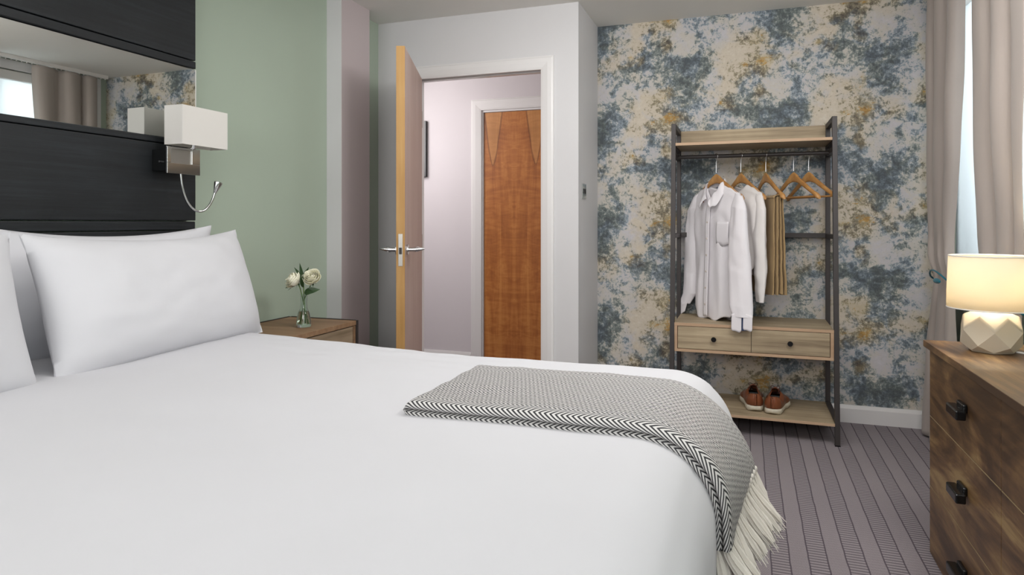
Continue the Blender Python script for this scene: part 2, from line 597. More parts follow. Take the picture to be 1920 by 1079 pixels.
# wallpapered end wall, with its printed pattern held as values on the wall's own surface
BL = [(-0.861, 2.263, 0.049, 0.088, -1.0, 0.2, 0), (-0.741, 2.292, 0.059, 0.044, 0.7, 0.3, 0), (-0.741, 2.203, 0.059, 0.059, 0.7, 0.5, 0), (-0.721, 2.142, 0.044, 0.054, 0.6, 0.8, 0), (-0.628, 2.321, 0.059, 0.041, 1.0, 1, 0), (-0.565, 2.256, 0.044, 0.059, -0.6, 0.3, 0), (-0.625, 2.232, 0.049, 0.031, 0.85, 1, 0), (-0.522, 2.262, 0.022, 0.025, 0.7, 0.6, 0), (-0.648, 2.121, 0.059, 0.039, -0.8, 0.9, 0.1), (-0.565, 2.305, 0.049, 0.039, -0.3, 1, 0.5), (-0.536, 2.151, 0.044, 0.049, 0.1, 0, 0), (-0.46, 2.184, 0.034, 0.054, -0.7, 1, 0.6), (-0.677, 2.148, 0.018, 0.016, 0, 1, 1.3), (-0.338, 2.23, 0.079, 0.061, 1.0, 0.25, 0), (-0.399, 2.14, 0.059, 0.034, 0.5, 0.3, 0), (-0.264, 2.243, 0.022, 0.022, -1.0, 0, 0), (-0.191, 2.203, 0.059, 0.069, 0.7, 0.15, 0), (-0.048, 2.209, 0.083, 0.069, 0.5, 1, 0.45), (0.036, 2.192, 0.039, 0.069, 0.3, 1, 0.3), (-0.101, 2.082, 0.074, 0.074, 1.0, 1, 0), (-0.092, 2.002, 0.059, 0.029, 0.9, 1, 0), (-0.347, 2.064, 0.118, 0.049, -1.0, 0.1, 0), (-0.237, 2.112, 0.059, 0.098, -0.6, 0.25, 0), (-0.422, 2.021, 0.069, 0.069, -0.9, 0, 0), (-0.012, 2.056, 0.039, 0.02, 0, 1, 1.2), (0.084, 2.049, 0.044, 0.044, -0.1, 1, 1.0), (-0.741, 2.04, 0.044, 0.049, -0.15, 0, 0), (-0.662, 2.014, 0.049, 0.054, 0.35, 0.3, 0), (-0.546, 2.025, 0.069, 0.034, 0.35, 0, 0), (-0.517, 1.98, 0.059, 0.025, 0.1, 0, 0), (-0.536, 2.078, 0.049, 0.022, -0.5, 0.2, 0.1), (-0.614, 2.074, 0.098, 0.014, -0.7, 0.2, 0), (-0.329, 1.909, 0.088, 0.088, -0.25, 0.4, 0.05), (-0.441, 1.916, 0.025, 0.059, -0.2, 0.6, 0.6), (-0.273, 1.791, 0.049, 0.049, 0.45, 0.7, 0), (-0.31, 1.726, 0.069, 0.039, 0.25, 0.6, 0), (-0.422, 1.77, 0.069, 0.039, -0.1, 1, 0.8), (-0.46, 1.869, 0.049, 0.059, 0, 0.8, 0.4), (-0.012, 2.14, 0.059, 0.029, 0.6, 1, 0.1), (-0.801, 2.089, 0.039, 0.059, 0.3, 0.6, 0.1), (-0.831, 2.021, 0.059, 0.049, -0.2, 0.5, 0.2)]


def build_wallpaper():
    import numpy as np
    x0, x1 = -.90, XR + .05
    st = .011
    nx, nz = int((x1 - x0) / st), int(ZC / st)
    xs = np.linspace(x0, x1, nx + 1)
    zs = np.linspace(0, ZC, nz + 1)
    Xg, Zg = np.meshgrid(xs, zs)
    # warp
    wx = np.zeros_like(Xg)
    wz = np.zeros_like(Xg)
    for j in range(nz + 1):
        for i in range(nx + 1):
            p = Vector((xs[i] * 14, 0, zs[j] * 14))
            wx[j, i] = noise.noise(p) * .022
            wz[j, i] = noise.noise(p + Vector((31, 7, 3))) * .022
    Xw, Zw = Xg + wx, Zg + wz
    sw = np.zeros_like(Xg) + .10
    sl = np.zeros_like(Xg)
    sb = np.zeros_like(Xg)
    so = np.zeros_like(Xg)
    for i in range(-2, 4):
        for j in range(-5, 6):
            ox, oz = .53 * i, -.3125 * i + .625 * j
            for bx, bz, rx, rz, L, wm, oc in BL:
                if bx > -.335 and bx + ox < -.9 - .1:
                    pass
                cx, cz = bx + ox, bz + oz
                if cx < x0 - .2 or cx > x1 + .2 or cz < -.2 or cz > ZC + .2:
                    continue
                q = ((Xw - cx) / rx) ** 2 + ((Zw - cz) / rz) ** 2
                k = np.exp(-np.minimum(q, 40) * .85) * (1.0 + .02 / max(.01, rx * rz * 10 + .01))
                sw += k
                sl += k * L
                sb += k * wm
                so += np.maximum(0, np.exp(-np.minimum(q, 40)) * oc)
    Lf = .483 + .235 * sl / sw
    Wf = .15 + .7 * (sb / sw)
    Of = np.clip(so * .42, 0, .6)
    mb = MB()
    vs = []
    cols = []
    for j in range(nz + 1):
        for i in range(nx + 1):
            vs.append((xs[i], YE, zs[j]))
            cols += [float(Lf[j, i]), float(Wf[j, i]), float(Of[j, i]), 1.0]
    fs = [(j * (nx + 1) + i, j * (nx + 1) + i + 1, (j + 1) * (nx + 1) + i + 1, (j + 1) * (nx + 1) + i) for j in range(nz) for i in range(nx)]
    b = len(vs)
    c = [(x0, YE, 0), (x1, YE, 0), (x1, YE, ZC), (x0, YE, ZC), (x0, YE + .1, 0), (x1, YE + .1, 0), (x1, YE + .1, ZC), (x0, YE + .1, ZC)]
    vs += c
    fs += [tuple(b + k for k in q) for q in ((4, 7, 6, 5), (0, 4, 5, 1), (1, 5, 6, 2), (2, 6, 7, 3), (3, 7, 4, 0))]
    cols += [.5, .5, 0, 1.0] * 8
    me = bpy.data.meshes.new('wall_end')
    me.from_pydata(vs, [], fs)
    a = me.color_attributes.new('pattern', 'FLOAT_COLOR', 'POINT')
    a.data.foreach_set('color', cols)
    me.materials.append(M['wallpaper'])
    o = bpy.data.objects.new('wall_end', me)
    COL.objects.link(o)
    return o


struct(build_wallpaper(), 'end wall with blue cream and ochre distressed wallpaper')

# door wall with its opening, and its short return to the wallpapered wall
DX0, DX1, DH = -1.912, -1.107, 2.005
XC = -.89
w = MB()
w.box(XL - .12, DX0 - .03, YD, YD + .11, 0, ZC).box(DX1 + .03, XC, YD, YD + .11, 0, ZC).box(DX0 - .03, DX1 + .03, YD, YD + .11, DH + .03, ZC)
w.box(XC - .11, XC, YD + .11, YE + .1, 0, ZC)
struct(w.build('wall_entry', M['white_wall']), 'white wall holding the doorway, with its return')
pil = struct(MB().box(XL, -2.076, 3.108, 3.39, 0, ZC).build('wall_pilaster', M['white_wall']), 'boxed-in column on the green wall, white, its side tinted mauve for bounced light')
MB().box(-2.076, -2.074, 3.108, 3.39, 0, ZC).build('bounce_tint_face', M['mauve'], pil)  # thin skin holding the side's pinkish bounce and shade as colour
# hall behind
struct(MB().box(-3.1, -1.959, 4.85, 4.95, 0, ZC).box(-1.171, -.9, 4.85, 4.95, 0, ZC).box(-1.959, -1.171, 4.85, 4.95, 2.002, ZC).build('wall_hall', M['hall_wall']), 'pale hall wall seen through the doorway')
struct(MB().box(-3.2, -3.1, 3.6, 4.95, 0, ZC).build('wall_hall_left', M['hall_wall']))
struct(MB().box(-1.0, -.9, 4.27, 4.85, 0, ZC).build('wall_hall_right', M['hall_wall']))
struct(MB().box(-3.1, XL - .12, 3.60, 3.70, 0, ZC).build('wall_hall_front', M['hall_wall']))


def architrave(x0, x1, zt, y, wd=.075, th=.018):
    """frame moulding around an opening x0..x1, sticking out to -y"""
    prof = [(0, 0), (0, th * .55), (.012, th * .75), (wd * .55, th), (wd - .012, th), (wd - .004, th * .7), (wd, th * .7), (wd, 0)]
    mb = MB()
    rings = []
    for q, (cx, cz, dx, dz) in enumerate(((x0, 0, -1, 0), (x0, zt, -1, 1), (x1, zt, 1, 1), (x1, 0, 1, 0))):
        rings.append([(cx + dx * p, y - t, cz + dz * p) for p, t in prof])
    mb.rings(rings, True)
    return mb


a = architrave(DX0 + .0, DX1, DH - .01, YD)
# lining with stop bead
a.box(DX0 - .028, DX0, YD + .0005, YD + .118, 0, DH + .028).box(DX1, DX1 + .028, YD + .0005, YD + .118, 0, DH + .028).box(DX0, DX1, YD + .0005, YD + .118, DH, DH + .028)
a.box(DX0, DX0 + .012, YD + .05, YD + .085, 0, DH).box(DX1 - .012, DX1, YD + .05, YD + .085, 0, DH).box(DX0 + .012, DX1 - .012, YD + .05, YD + .085, DH - .012, DH)
struct(a.build('trim_1', M['gloss_white']), 'white moulded frame of the bedroom doorway')
HX0, HX1 = -1.946, -1.184
a = architrave(HX0 - .012, HX1 + .012, 2.0, 4.85, .085, .02)
a.box(HX0 - .012, HX0, 4.852, 4.90, 0, 2.0).box(HX1, HX1 + .012, 4.852, 4.90, 0, 2.0).box(HX0, HX1, 4.852, 4.90, 1.985, 2.0)
struct(a.build('trim_2', M['gloss_white']), 'white moulded frame around the orange hall door')


def skirting(name, x0, x1, y0, y1, face, h=.098):
    t = .014
    mb = MB()
    prof = [(0, 0), (t, 0), (t, h - .02), (t * .8, h - .012), (t * .5, h), (0, h)]
    if face == '-y':
        rings = [[(x, y0 - p, z) for p, z in prof] for x in (x0, x1)]
    elif face == '+x':
        rings = [[(x0 + p, y, z) for p, z in prof] for y in (y0, y1)]
    else:
        rings = [[(x0 - p, y, z) for p, z in prof] for y in (y0, y1)]
    return struct(mb.rings(rings).build(name, M['gloss_white']))


skirting('baseboard_end', XC, XR, YE, YE, '-y')
skirting('baseboard_entry', DX1 + .08, XC, YD, YD, '-y')
skirting('baseboard_return', XC, XC, YD, YE, '+x')
skirting('baseboard_left', XL, XL, YB, 3.10, '+x')
skirting('baseboard_right', XR, XR, YB, YE, '-x')
skirting('baseboard_hall', -3.1, HX0 - .1, 4.85, 4.85, '-y')

# ---- windows
def window(name, y0, y1, label):
    root = bpy.data.objects.new(name, None)
    COL.objects.link(root)
    root.location = (XR, (y0 + y1) / 2, WZ0)
    struct(root, label)
    hw = (y1 - y0) / 2
    H = WZ1 - WZ0
    f = MB()
    for (a0, a1, b0, b1) in ((-hw, -hw + .06, 0, H), (hw - .06, hw, 0, H), (-hw + .06, hw - .06, 0, .06), (-hw + .06, hw - .06, H - .06, H), (-.03, .03, .06, H - .06)):
        f.box(.07, .12, a0, a1, b0, b1)
    f.build('window_frame', M['gloss_white'], root, bevel=.003)
    g = MB().box(.09, .10, -hw + .06, -.03, .06, H - .06).build('pane', M['glass'], root)
    g = MB().box(.09, .10, .03, hw - .06, .06, H - .06).build('pane', M['glass'], root)
    c = MB()
    c.box(-.016, 0, -hw - .05, hw + .05, H, H + .07).box(-.016, 0, -hw - .05, -hw, 0, H).box(-.016, 0, hw, hw + .05, 0, H)
    c.build('casing', M['gloss_white'], root, bevel=.003)
    MB().box(-.03, .07, -hw - .06, hw + .06, -.025, 0).build('sill', M['gloss_white'], root, bevel=.006)
    return root


window('window_1', WY0, WY1, 'white framed window between the taupe curtains')
window('window_2', NY0, NY1, 'second window in the green wall nearer the camera')
t = thing('roller_blind', 'translucent white blind lowered over the bright window', 'blind', (XR + .015, (WY0 + WY1) / 2, WZ1))
hw = (WY1 - WY0) / 2
MB().box(-.012, .05, -hw + .004, hw - .004, -.075, -.004).build('cassette', M['white_plastic'], t, bevel=.006)
b = MB()
b.open = True
b.grid(lambda u, v: (.02 + .004 * math.sin(u * 40), lerp(-hw + .008, hw - .008, u), lerp(-.075, -(WZ1 - WZ0) + .03, v)), 80, 2)
b.build('sheer_cloth', M['sheer'], t, smooth=60)
MB().tube([(.02, -hw + .01, -(WZ1 - WZ0) + .022), (.02, hw - .01, -(WZ1 - WZ0) + .022)], .01).build('bottom_bar', M['white_plastic'], t, smooth=60)

# ---- open bedroom door
hin = Vector((-1.866, YD - .002, 0))
ang = math.atan2(2.905 - 3.648, -1.585 + 1.866)   # direction from hinge to free edge
d2 = bpy.data.objects.new('door_1', None)
COL.objects.link(d2)
d2.location = hin
d2.rotation_euler = (0, 0, ang)
struct(d2, 'open bedroom door with pine edge and rose-toned face')
LW, LT, LH = .765, .042, 1.995
# local: x along the leaf, y = thickness; -y... towards the far left side
MB().box(0, LW - .006, -LT / 2 - .02, LT / 2 - .02, .008, LH).build('leaf', M['veneer_pink'], d2, bevel=.001)
MB().box(LW - .006, LW, -LT / 2 - .0203, LT / 2 - .0197, .008, LH).build('lipping', M['pine'], d2)
yc = -.02
lp = MB().box(LW, LW + .002, yc - .011, yc + .011, .905, 1.065)
lp.build('latch_plate', M['steel'], d2, bevel=.0008)
MB().box(LW + .0015, LW + .011, yc - .006, yc + .006, .965, .997).build('latch_bolt', M['metal_black'], d2, bevel=.001)
for zz in (.925, 1.045):
    MB().tube([(LW + .0015, yc, zz), (LW + .0035, yc, zz)], .005, 12).build('screw', M['steel'], d2, smooth=40)
for sd in (-1, 1):
    y0 = yc + sd * LT / 2
    h = MB()
    h.tube([(LW - .06, y0, .985), (LW - .06, y0 + sd * .010, .985)], .026, 24)
    h.tube([(LW - .06, y0 + sd * .008, .985), (LW - .06, y0 + sd * .03, .985), (LW - .062, y0 + sd * .045, .985)], [.012, .011, .014], 16)
    h.tube([(LW - .055, y0 + sd * .048, .985), (LW - .075, y0 + sd * .053, .987), (LW - .11, y0 + sd * .055, .988), (LW - .15, y0 + sd * .055, .985), (LW - .17, y0 + sd * .052, .983)],
           [.012, .013, .010, .007, .006], 14)
    h.tube([(LW - .062, y0 + sd * .030, .985), (LW - .061, y0 + sd * .055, .986), (LW - .060, y0 + sd * .083, .988), (LW - .06, y0 + sd * .092, .988)], [.011, .012, .006, .003], 14)
    h.build('handle', M['chrome'], d2, smooth=50)
for zz in (.25, 1.0, 1.75):
    MB().tube([(-.004, -.004, zz - .05), (-.004, -.004, zz + .05)], .007, 12).build('hinge', M['steel'], d2, smooth=40)

# ---- hall door
d1 = bpy.data.objects.new('door_2', None)
COL.objects.link(d1)
HC_ = (-1.694)
d1.location = (HC_, 4.862, 0)
struct(d1, 'closed orange cherry veneer hall door with two pointed grain figures')
MB().box(HX0 + .003 - HC_, HX1 - .003 - HC_, 0, .04, .008, 1.982).build('leaf', M['cherry'], d1, bevel=.001)

# ---- picture frame in the hall
t = thing('picture_frame', 'black frame on the hall wall, mostly hidden behind the open door', 'picture frame', (-2.66, 4.85, 1.49))
f = MB()
f.box(-.23, -.20, -.03, 0, 0, .45).box(.20, .23, -.03, 0, 0, .45).box(-.20, .20, -.03, 0, 0, .03).box(-.20, .20, -.03, 0, .42, .45)
f.build('frame', M['black_gloss'], t, bevel=.002)
MB().box(-.20, .20, -.012, -.001, .03, .42).build('picture_card', M['white_wall'], t)

# ---- light switch
t = thing('light_switch', 'chrome double light switch on the white wall beside the wallpaper', 'light switch', (XC, 3.775, 1.258))
MB().box(0, .006, -.045, .045, 0, .088).build('plate', M['chrome'], t, bevel=.002)
for yy in (-.018, .018):
    MB().box(.006, .010, yy - .008, yy + .008, .03, .058).build('rocker', M['black_gloss'], t, bevel=.001)

# ---------------------------------------------------------------- headboard panelling and mirror
XH = -2.12
t = thing('headboard', 'tall charcoal wood headboard panelling with a mirror band, behind the pillows', 'headboard', (XL, 1.2, 0))
HY0, HY1 = -.25 - 1.2, 2.137 - 1.2
dx = XH - XL


def board(name, z0, z1, x=dx):
    return MB().box(0, x, HY0, HY1, z0, z1).build(name, M['black_wood'], t, bevel=.0025)


board('panel', .30, 1.088)
board('panel', 1.092, 1.125, dx - .002)
board('panel', 1.129, 1.425)
board('rail', 1.428, 1.450, dx + .001)
board('rail', 1.747, 1.776, dx + .001)
board('panel', 1.780, ZC - .005)
MB().box(0, dx - .044, HY0, HY1, 1.450, 1.747).build('mirror_backing', M['black_wood'], t)
t = thing('wall_mirror', 'long frameless mirror strip set in the charcoal headboard', 'mirror', (XH - .010, 2.137, 1.452), math.radians(-.75))
MB().box(-.002, .006, -2.3, .002, 0, .292).build('mirror_glass', M['mirror'], t)
MB().box(-.002, .007, .002, .005, 0, .292).build('polished_edge', M['white_plastic'], t)

# ---------------------------------------------------------------- wall lamp
t = thing('wall_lamp', 'chrome wall lamp with cream box shade and bent reading arm, on the headboard', 'wall lamp', (XH, 2.0, 1.30))
MB().box(0, .075, -.075, .062, .015, .098).build('mounting_box', M['black_gloss'], t, bevel=.002)
pl = MB()
pl.box(.076, .084, -.083, .075, .006, .046).box(.076, .084, -.083, -.066, .046, .107).box(.076, .084, .035, .075, .046, .107).box(.076, .084, -.066, .035, .098, .107)
pl.build('chrome_plate', M['chrome'], t, bevel=.001)
MB().box(.075, .079, -.066, .035, .046, .098).build('inset_panel', M['steel'], t)
MB().tube([(.045, -.075, .05), (.045, -.084, .05)], .004, 10).build('screw', M['chrome'], t, smooth=40)
MB().tube([(.045, .03, .09), (.060, .035, .102), (.085, .04, .112), (.085, .04, .155)], .009, 12).build('shade_stem', M['chrome'], t, smooth=50)
s = MB()
x0, x1, y0, y1, z0, z1 = .044, .132, -.060, .170, .116, .264
th = .002
s.box(x0, x1, y0, y0 + th, z0, z1).box(x0, x1, y1 - th, y1, z0, z1).box(x0, x0 + th, y0 + th, y1 - th, z0, z1).box(x1 - th, x1, y0 + th, y1 - th, z0, z1)
s.build('lamp_shade', M['sconce_shade'], t, bevel=.0006)
MB().lathe([(.001, .150), (.014, .155), (.020, .175), (.014, .20), (.001, .205)], .085, .04, 16).build('bulb', M['white_plastic'], t, smooth=60)
gp = []
for i in range(25):
    q = i / 24
    # hangs down, sweeps out to the right and up
    A, B_, C_, D_ = Vector((.080, -.018, .008)), Vector((.085, -.012, -.15)), Vector((.105, .085, -.185)), Vector((.125, .108, -.062))
    gp.append(A * (1 - q) ** 3 + B_ * 3 * q * (1 - q) ** 2 + C_ * 3 * q * q * (1 - q) + D_ * q ** 3)
MB().tube(gp, .0045, 12).build('flexible_arm', M['chrome'], t, smooth=60)
e = gp[-1]
dv = (gp[-1] - gp[-3]).normalized()
MB().tube([e, e + dv * .012, e + dv * .04, e + dv * .045], [.0055, .008, .0155, .0155], 18).build('reading_head', M['chrome'], t, smooth=50)
MB().tube([e + dv * .0445, e + dv * .0465], .0125, 16).build('lens', M['black_gloss'], t, smooth=50)

# ---------------------------------------------------------------- bed
BX0, BX1, BY0, BY1, ZT = -2.10, -.043, .26, 2.19, .668
t = thing('bed', 'large double bed under the white duvet', 'bed', (-1.05, 1.22, 0))
MB().box(-1.04, .93, -.88, .88, .04, .30).build('base', M['black_wood'], t, bevel=.01)
MB().box(-1.04, .94, -.90, .90, .30, .56).build('mattress', M['pillow'], t, bevel=.05, seg=4)
for sx in (-.9, .85):
    for sy in (-.8, .8):
        MB().tube([(sx, sy, 0), (sx, sy, .05)], .03, 12).build('foot', M['metal_black'], t)
R = .17


def bed_surf(a, b, off=0.0):
    """a: metres along the bed from its head (wraps down at the foot), b: metres across from its middle"""
    L = BX1 - BX0
    hw = (BY1 - BY0) / 2
    xi, yi = L - R, hw - R
    ex = max(a - xi, 0)
    ey = max(abs(b) - yi, 0)
    d = math.hypot(ex, ey)
    sg = 1 if b > 0 else -1
    px, py = min(a, xi), sg * min(abs(b), yi)
    q = R * PI / 2
    rr = R + off
    if d < 1e-9:
        ux = uy = 0
        o, dr = 0, -off
        nx = Vector((0, 0, 1))
    else:
        ux, uy = ex / d, ey / d * sg
        if d < q:
            th_ = d / R
            o, dr = rr * math.sin(th_), R - rr * math.cos(th_)
        else:
            o, dr = rr, R + (d - q)
        # nothing below
    x = BX0 + px + ux * o
    y = (BY0 + BY1) / 2 + py + uy * o
    lift = .026 * interp(a, [(.2, 1.0), (1.25, 0.0)]) * max(0.0, 1 - dr / .5) if dr > 0 else .026 * interp(a, [(.2, 1.0), (1.25, 0.0)])
    x -= .024 * interp(b, [(.10, 1.0), (.75, 0.0)]) * max(0.0, min(1.0, dr / .15))
    return Vector((x, y, ZT - dr + lift))


def wr(x, y):
    p = Vector((x * 2.2, y * 2.2, 0))
    return noise.noise(p) * .006 + noise.noise(p * 3.1) * .0022


def duvet_pt(u, v):
    a = lerp(.01, 2.46, u)
    b = lerp(-1.35, 1.35, v)
    p = bed_surf(a, b)
    w_ = wr(a, b)
    ed = max(0, a - 1.75) + max(0, abs(b) - .72)
    fold = noise.noise(Vector((a * 5, b * 5, 3))) * .012 * min(1, ed * 3)
    if a > 2.0 or abs(b) > .9:
        # hanging part: soft vertical folds
        out = max(0, (ZT - p.z) - .1)
        fold += math.sin(b * 17 if a > 2.0 else a * 15) * .012 * min(1, out * 4)
        if a > 2.0:
            return (p.x + min(0, fold) * .6, p.y, p.z)
        return (p.x, p.y + fold * (1 if b > 0 else -1), p.z)
    # small creases towards the far edge
    w_ += noise.noise(Vector((a * 9, b * 22, 7))) * .004 * max(0, min(1, (b - .45) * 3)) * max(0, min(1, (1.7 - a) * 2))
    # puff of the filling and the slight dip near the edges
    puff = .006 * math.cos(min(1, abs(b) / .95) * PI / 2)
    return (p.x, p.y, p.z + w_ + puff + fold * .5)


d = MB()
d.open = True
d.grid(duvet_pt, 180, 200)
o = d.build('duvet', M['duvet'], smooth=180)
tag(o, 'plain white duvet spread smooth over the bed', 'duvet')
o.modifiers.new('solid', 'SOLIDIFY').thickness = -.012


# ---------------------------------------------------------------- pillows
def pillow(label, loc, W, H, T, lean, yaw=0, seed=0, roll=0, group=None):
    """W across the bed (y), H high, T thick, leaning back by `lean`; base at its lower edge"""
    mb = MB()
    n_u, n_v = 64, 40
    def pt(u, v, side):
        a, b = u * 2 - 1, v * 2 - 1
        # outline: edges pulled in between the corners
        y = a * W / 2 * (1 - .055 * (1 - abs(a) ** 2) * 0 - .05 * (1 - b * b) * abs(a) ** 3)
        z = (b * .5 + .5) * H
        z = H / 2 + (z - H / 2) * (1 - (.17 if b > 0 else .03) * (1 - a * a) * abs(b) ** 3)
        t_ = max(0, (1 - abs(a) ** 2.6)) ** .55 * max(0, (1 - abs(b) ** 2.4)) ** .6
        w_ = noise.noise(Vector((a * 2.2 + seed, b * 1.6, seed))) * .012 + noise.noise(Vector((a * 5 + seed, b * 5, 2))) * .004
        x = side * (t_ * T / 2 + w_ * t_)
        # creases running in from the corners
        r = max(0, 1 - abs(abs(a) - abs(b)) * 3) * max(0, abs(a) - .5)
        x += side * r * .010 * math.sin(9 * (abs(a) + abs(b)) + seed)
        # slump: lower half a little fuller
        x += side * t_ * .018 * (1 - v)
        return (x, y, z)
    for side in (1, -1):
        mb.grid(lambda u, v: pt(u, v, side), n_u, n_v)
    import bmesh
    o = mb.build('pillow', M['pillow'], None, smooth=180)
    bm = bmesh.new()
    bm.from_mesh(o.data)
    bmesh.ops.remove_doubles(bm, verts=bm.verts, dist=.0008)
    bmesh.ops.recalc_face_normals(bm, faces=bm.faces)
    bm.to_mesh(o.data)
    bm.free()
    o.data.shade_smooth()
    o.location = loc
    o.rotation_euler = (roll, -lean, yaw)
    tag(o, label, 'pillow', group)
    return o


pillow('white pillow leaning at the front right of the bed head', (-1.765, 1.712, .686), .91, .425, .20, math.radians(17), math.radians(5.6), 1)
pillow('front left white pillow, cut off by the edge of the photo', (-1.715, .772, .686), .89, .425, .20, math.radians(16), 0, 5)
pillow('white pillow upright against the headboard, behind the front right one', (-2.005, 1.705, .686), .86, .425, .13, math.radians(5), 0, 9)
pillow('white pillow upright against the headboard, behind the front left one', (-2.005, .83, .686), .85, .41, .13, math.radians(5), 0, 14)

# ---------------------------------------------------------------- throw blanket
t = thing('throw_blanket', 'black and white herringbone throw with cream fringe, folded over the foot of the bed', 'blanket', (0, 0, 0))
TW = .49
TY0 = 1.350   # near edge
BC = (BY0 + BY1) / 2
# cross section as (v across, height above the duvet, uv v)
sec = []


def lobe(vc, hc_, rv, rh, a0, a1, n, v0, v1):
    for i in range(n + 1):
        q = i / n
        an = lerp(a0, a1, q)
        sec.append((vc + rv * math.cos(an), hc_ + rh * math.sin(an), lerp(v0, v1, q)))


H1, H2 = .020, .040
for i in range(6):
    sec.append((lerp(TW - .02, .03, i / 5), .0015, -.06 - .0 * i))
lobe(.022, .0105, .022, .010, 1.5 * PI, .55 * PI, 10, -.046, .0)
lobe(.024, .0305, .026, .0115, 1.42 * PI, .5 * PI, 12, .0, .046)
for i in range(1, 40):
    q = i / 39
    v = lerp(.024, TW - .02, q)
    sec.append((v, .042 - .014 * q + .0012 * math.sin(q * 20), .046 + (v - .024)))
uvE = .046 + (TW - .044)
lobe(TW - .02, .0145, .02, .0135, .5 * PI, -.5 * PI, 8, uvE, uvE + .03)
NS = len(sec)
A0 = (-.735) - BX0
A1 = (BX1 - BX0 - R) + R * PI / 2 + (ZT - R - .485)


def flare(v, z):
    return .040 * max(0, min(1, v / TW)) ** 1.2 * max(0, min(1, (ZT - z) / .17))




def throw_pt(i, j, NJ=150):
    """i index along the length, j index around the section"""
    q = i / NJ
    v, h, uvv = sec[j]
    a = lerp(A0, A1, q)
    # rounded end near the pillows
    e = min(1, (a - A0) / .022)
    sh = math.sqrt(max(0, 1 - (1 - e) ** 2)) if e < 1 else 1
    hh = .0205 + (h - .0205) * sh if e < 1 else h
    thin = interp(a, [(1.7, 1.0), (2.2, .75)])
    hh = hh * thin
    skew = -.02 * (v / TW) * max(0, 1 - (a - A0) / .5)
    b = TY0 + v - BC + .006 * math.sin(a * 7 + 1) * (1 if v < .2 else .6)
    b += -.012 * interp(a, [(1.6, 0), (2.2, 1)]) * (1 - v / TW) * 0
    lump = noise.noise(Vector((a * 6, v * 6, 5))) * .004 + noise.noise(Vector((a * 17, v * 17, 5))) * .0012
    p0 = bed_surf(a + skew, b, hh + .007 + (lump if h > .01 else 0))
    p0.x += flare(v, p0.z)
    return p0, (a, uvv)


NJ = 150
mb = MB()
mb.uv = []
grid = []
for i in range(NJ + 1):
    for j in range(NS):
        p, uv = throw_pt(i, j)
        mb.v.append(tuple(p))
        mb.uv.append(uv)
for i in range(NJ):
    for j in range(NS):
        k = (j + 1) % NS
        mb.f.append((i * NS + j, i * NS + k, (i + 1) * NS + k, (i + 1) * NS + j))
mb.f.append(tuple(range(NS)))
mb.f.append(tuple(NJ * NS + j for j in reversed(range(NS))))
mb.build('woven_body', M['throw'], t, smooth=60)
# fringe tassels
NT_ = 16
for k in range(NT_ * 2):
    row = k % 2
    q = (k // 2 + .25 + .5 * row) / NT_
    v = lerp(.006, TW - .006, q)
    p0 = bed_surf(A1, TY0 + v - BC, .010 + row * .016)
    p0.z += .002
    p0.x += flare(v, p0.z)
    m = MB()
    rr = random.Random(k)
    m.lathe([(.001, .008), (.0065, .005), (.0078, -.001), (.0058, -.008), (.004, -.010)], n=8)
    Lq = rr.uniform(.085, .112)
    sway = Vector((rr.uniform(.018, .070) if row else rr.uniform(.0, .025), rr.uniform(-.030, .006), 0))
    rings = []
    for w_ in range(7):
        f_ = w_ / 6
        r_ = interp(f_, [(0, .005), (.3, .0105), (.75, .0135), (1, .008)])
        ring = []
        for a_ in range(18):
            an = 2 * PI * a_ / 18
            rj = r_ * (1 + (.32 if a_ % 2 else -.28))
            ring.append((sway.x * f_ ** 1.3 + rj * math.cos(an), sway.y * f_ ** 1.3 + rj * math.sin(an) * 1.15, -.007 - Lq * .84 * f_ - rr.uniform(0, .006) * f_))
        rings.append(ring)
    m.rings(rings)
    for s_ in range(18):
        an = rr.uniform(0, 2 * PI)
        st = Vector((math.cos(an) * .003, math.sin(an) * .003, -.006))
        sp = rr.uniform(.008, .018)
        L2 = Lq * rr.uniform(.9, 1.1)
        pts = []
        for w_ in range(6):
            f_ = w_ / 5
            pts.append(st + Vector((math.cos(an) * sp * f_ ** .7 + sway.x * f_ ** 1.3, math.sin(an) * sp * f_ ** .7 + sway.y * f_ ** 1.3, -L2 * f_)) + Vector((rr.uniform(-1, 1), rr.uniform(-1, 1), 0)) * .0014)
        m.tube(pts, [.0014, .0016, .0017, .0016, .0013, .0006], 4)
    m.v = [(x + p0.x, y + p0.y, z + p0.z) for x, y, z in m.v]
    m.build('tassel', M['fringe'], t, smooth=60)

# ---------------------------------------------------------------- nightstand with vase
NZ = .650
t = thing('nightstand', 'oak bedside table with black metal edge, beside the bed under the vase', 'bedside table', (-1.965, 2.52, 0))
nx0, nx1, ny0, ny1 = -.19, .20, -.26, .262
MB().box(nx0 + .004, nx1 - .004, ny0 + .01, ny1 - .01, NZ - .022, NZ).build('top', M['stand_wood'], t, bevel=.0015)
c = MB()
c.box(nx0 + .004, nx1 - .022, ny0 + .012, ny0 + .030, .40, NZ - .023).box(nx0 + .004, nx1 - .022, ny1 - .030, ny1 - .012, .40, NZ - .023)
c.box(nx0 + .004, nx1 - .022, ny0 + .030, ny1 - .030, .40, .418).box(nx0 + .004, nx0 + .015, ny0 + .030, ny1 - .030, .418, NZ - .023)
c.box(nx1 - .022, nx1 - .006, ny1 - .030, ny1 - .012, .40, NZ - .023).box(nx1 - .022, nx1 - .006, ny0 + .012, ny0 + .030, .40, NZ - .023)
c.build('carcass', M['stand_wood'], t, bevel=.001)
dr = MB().box(nx1 - .024, nx1 - .008, ny0 + .033, ny1 - .033, .422, NZ - .026).build('drawer', M['stand_front'], t, bevel=.0015)
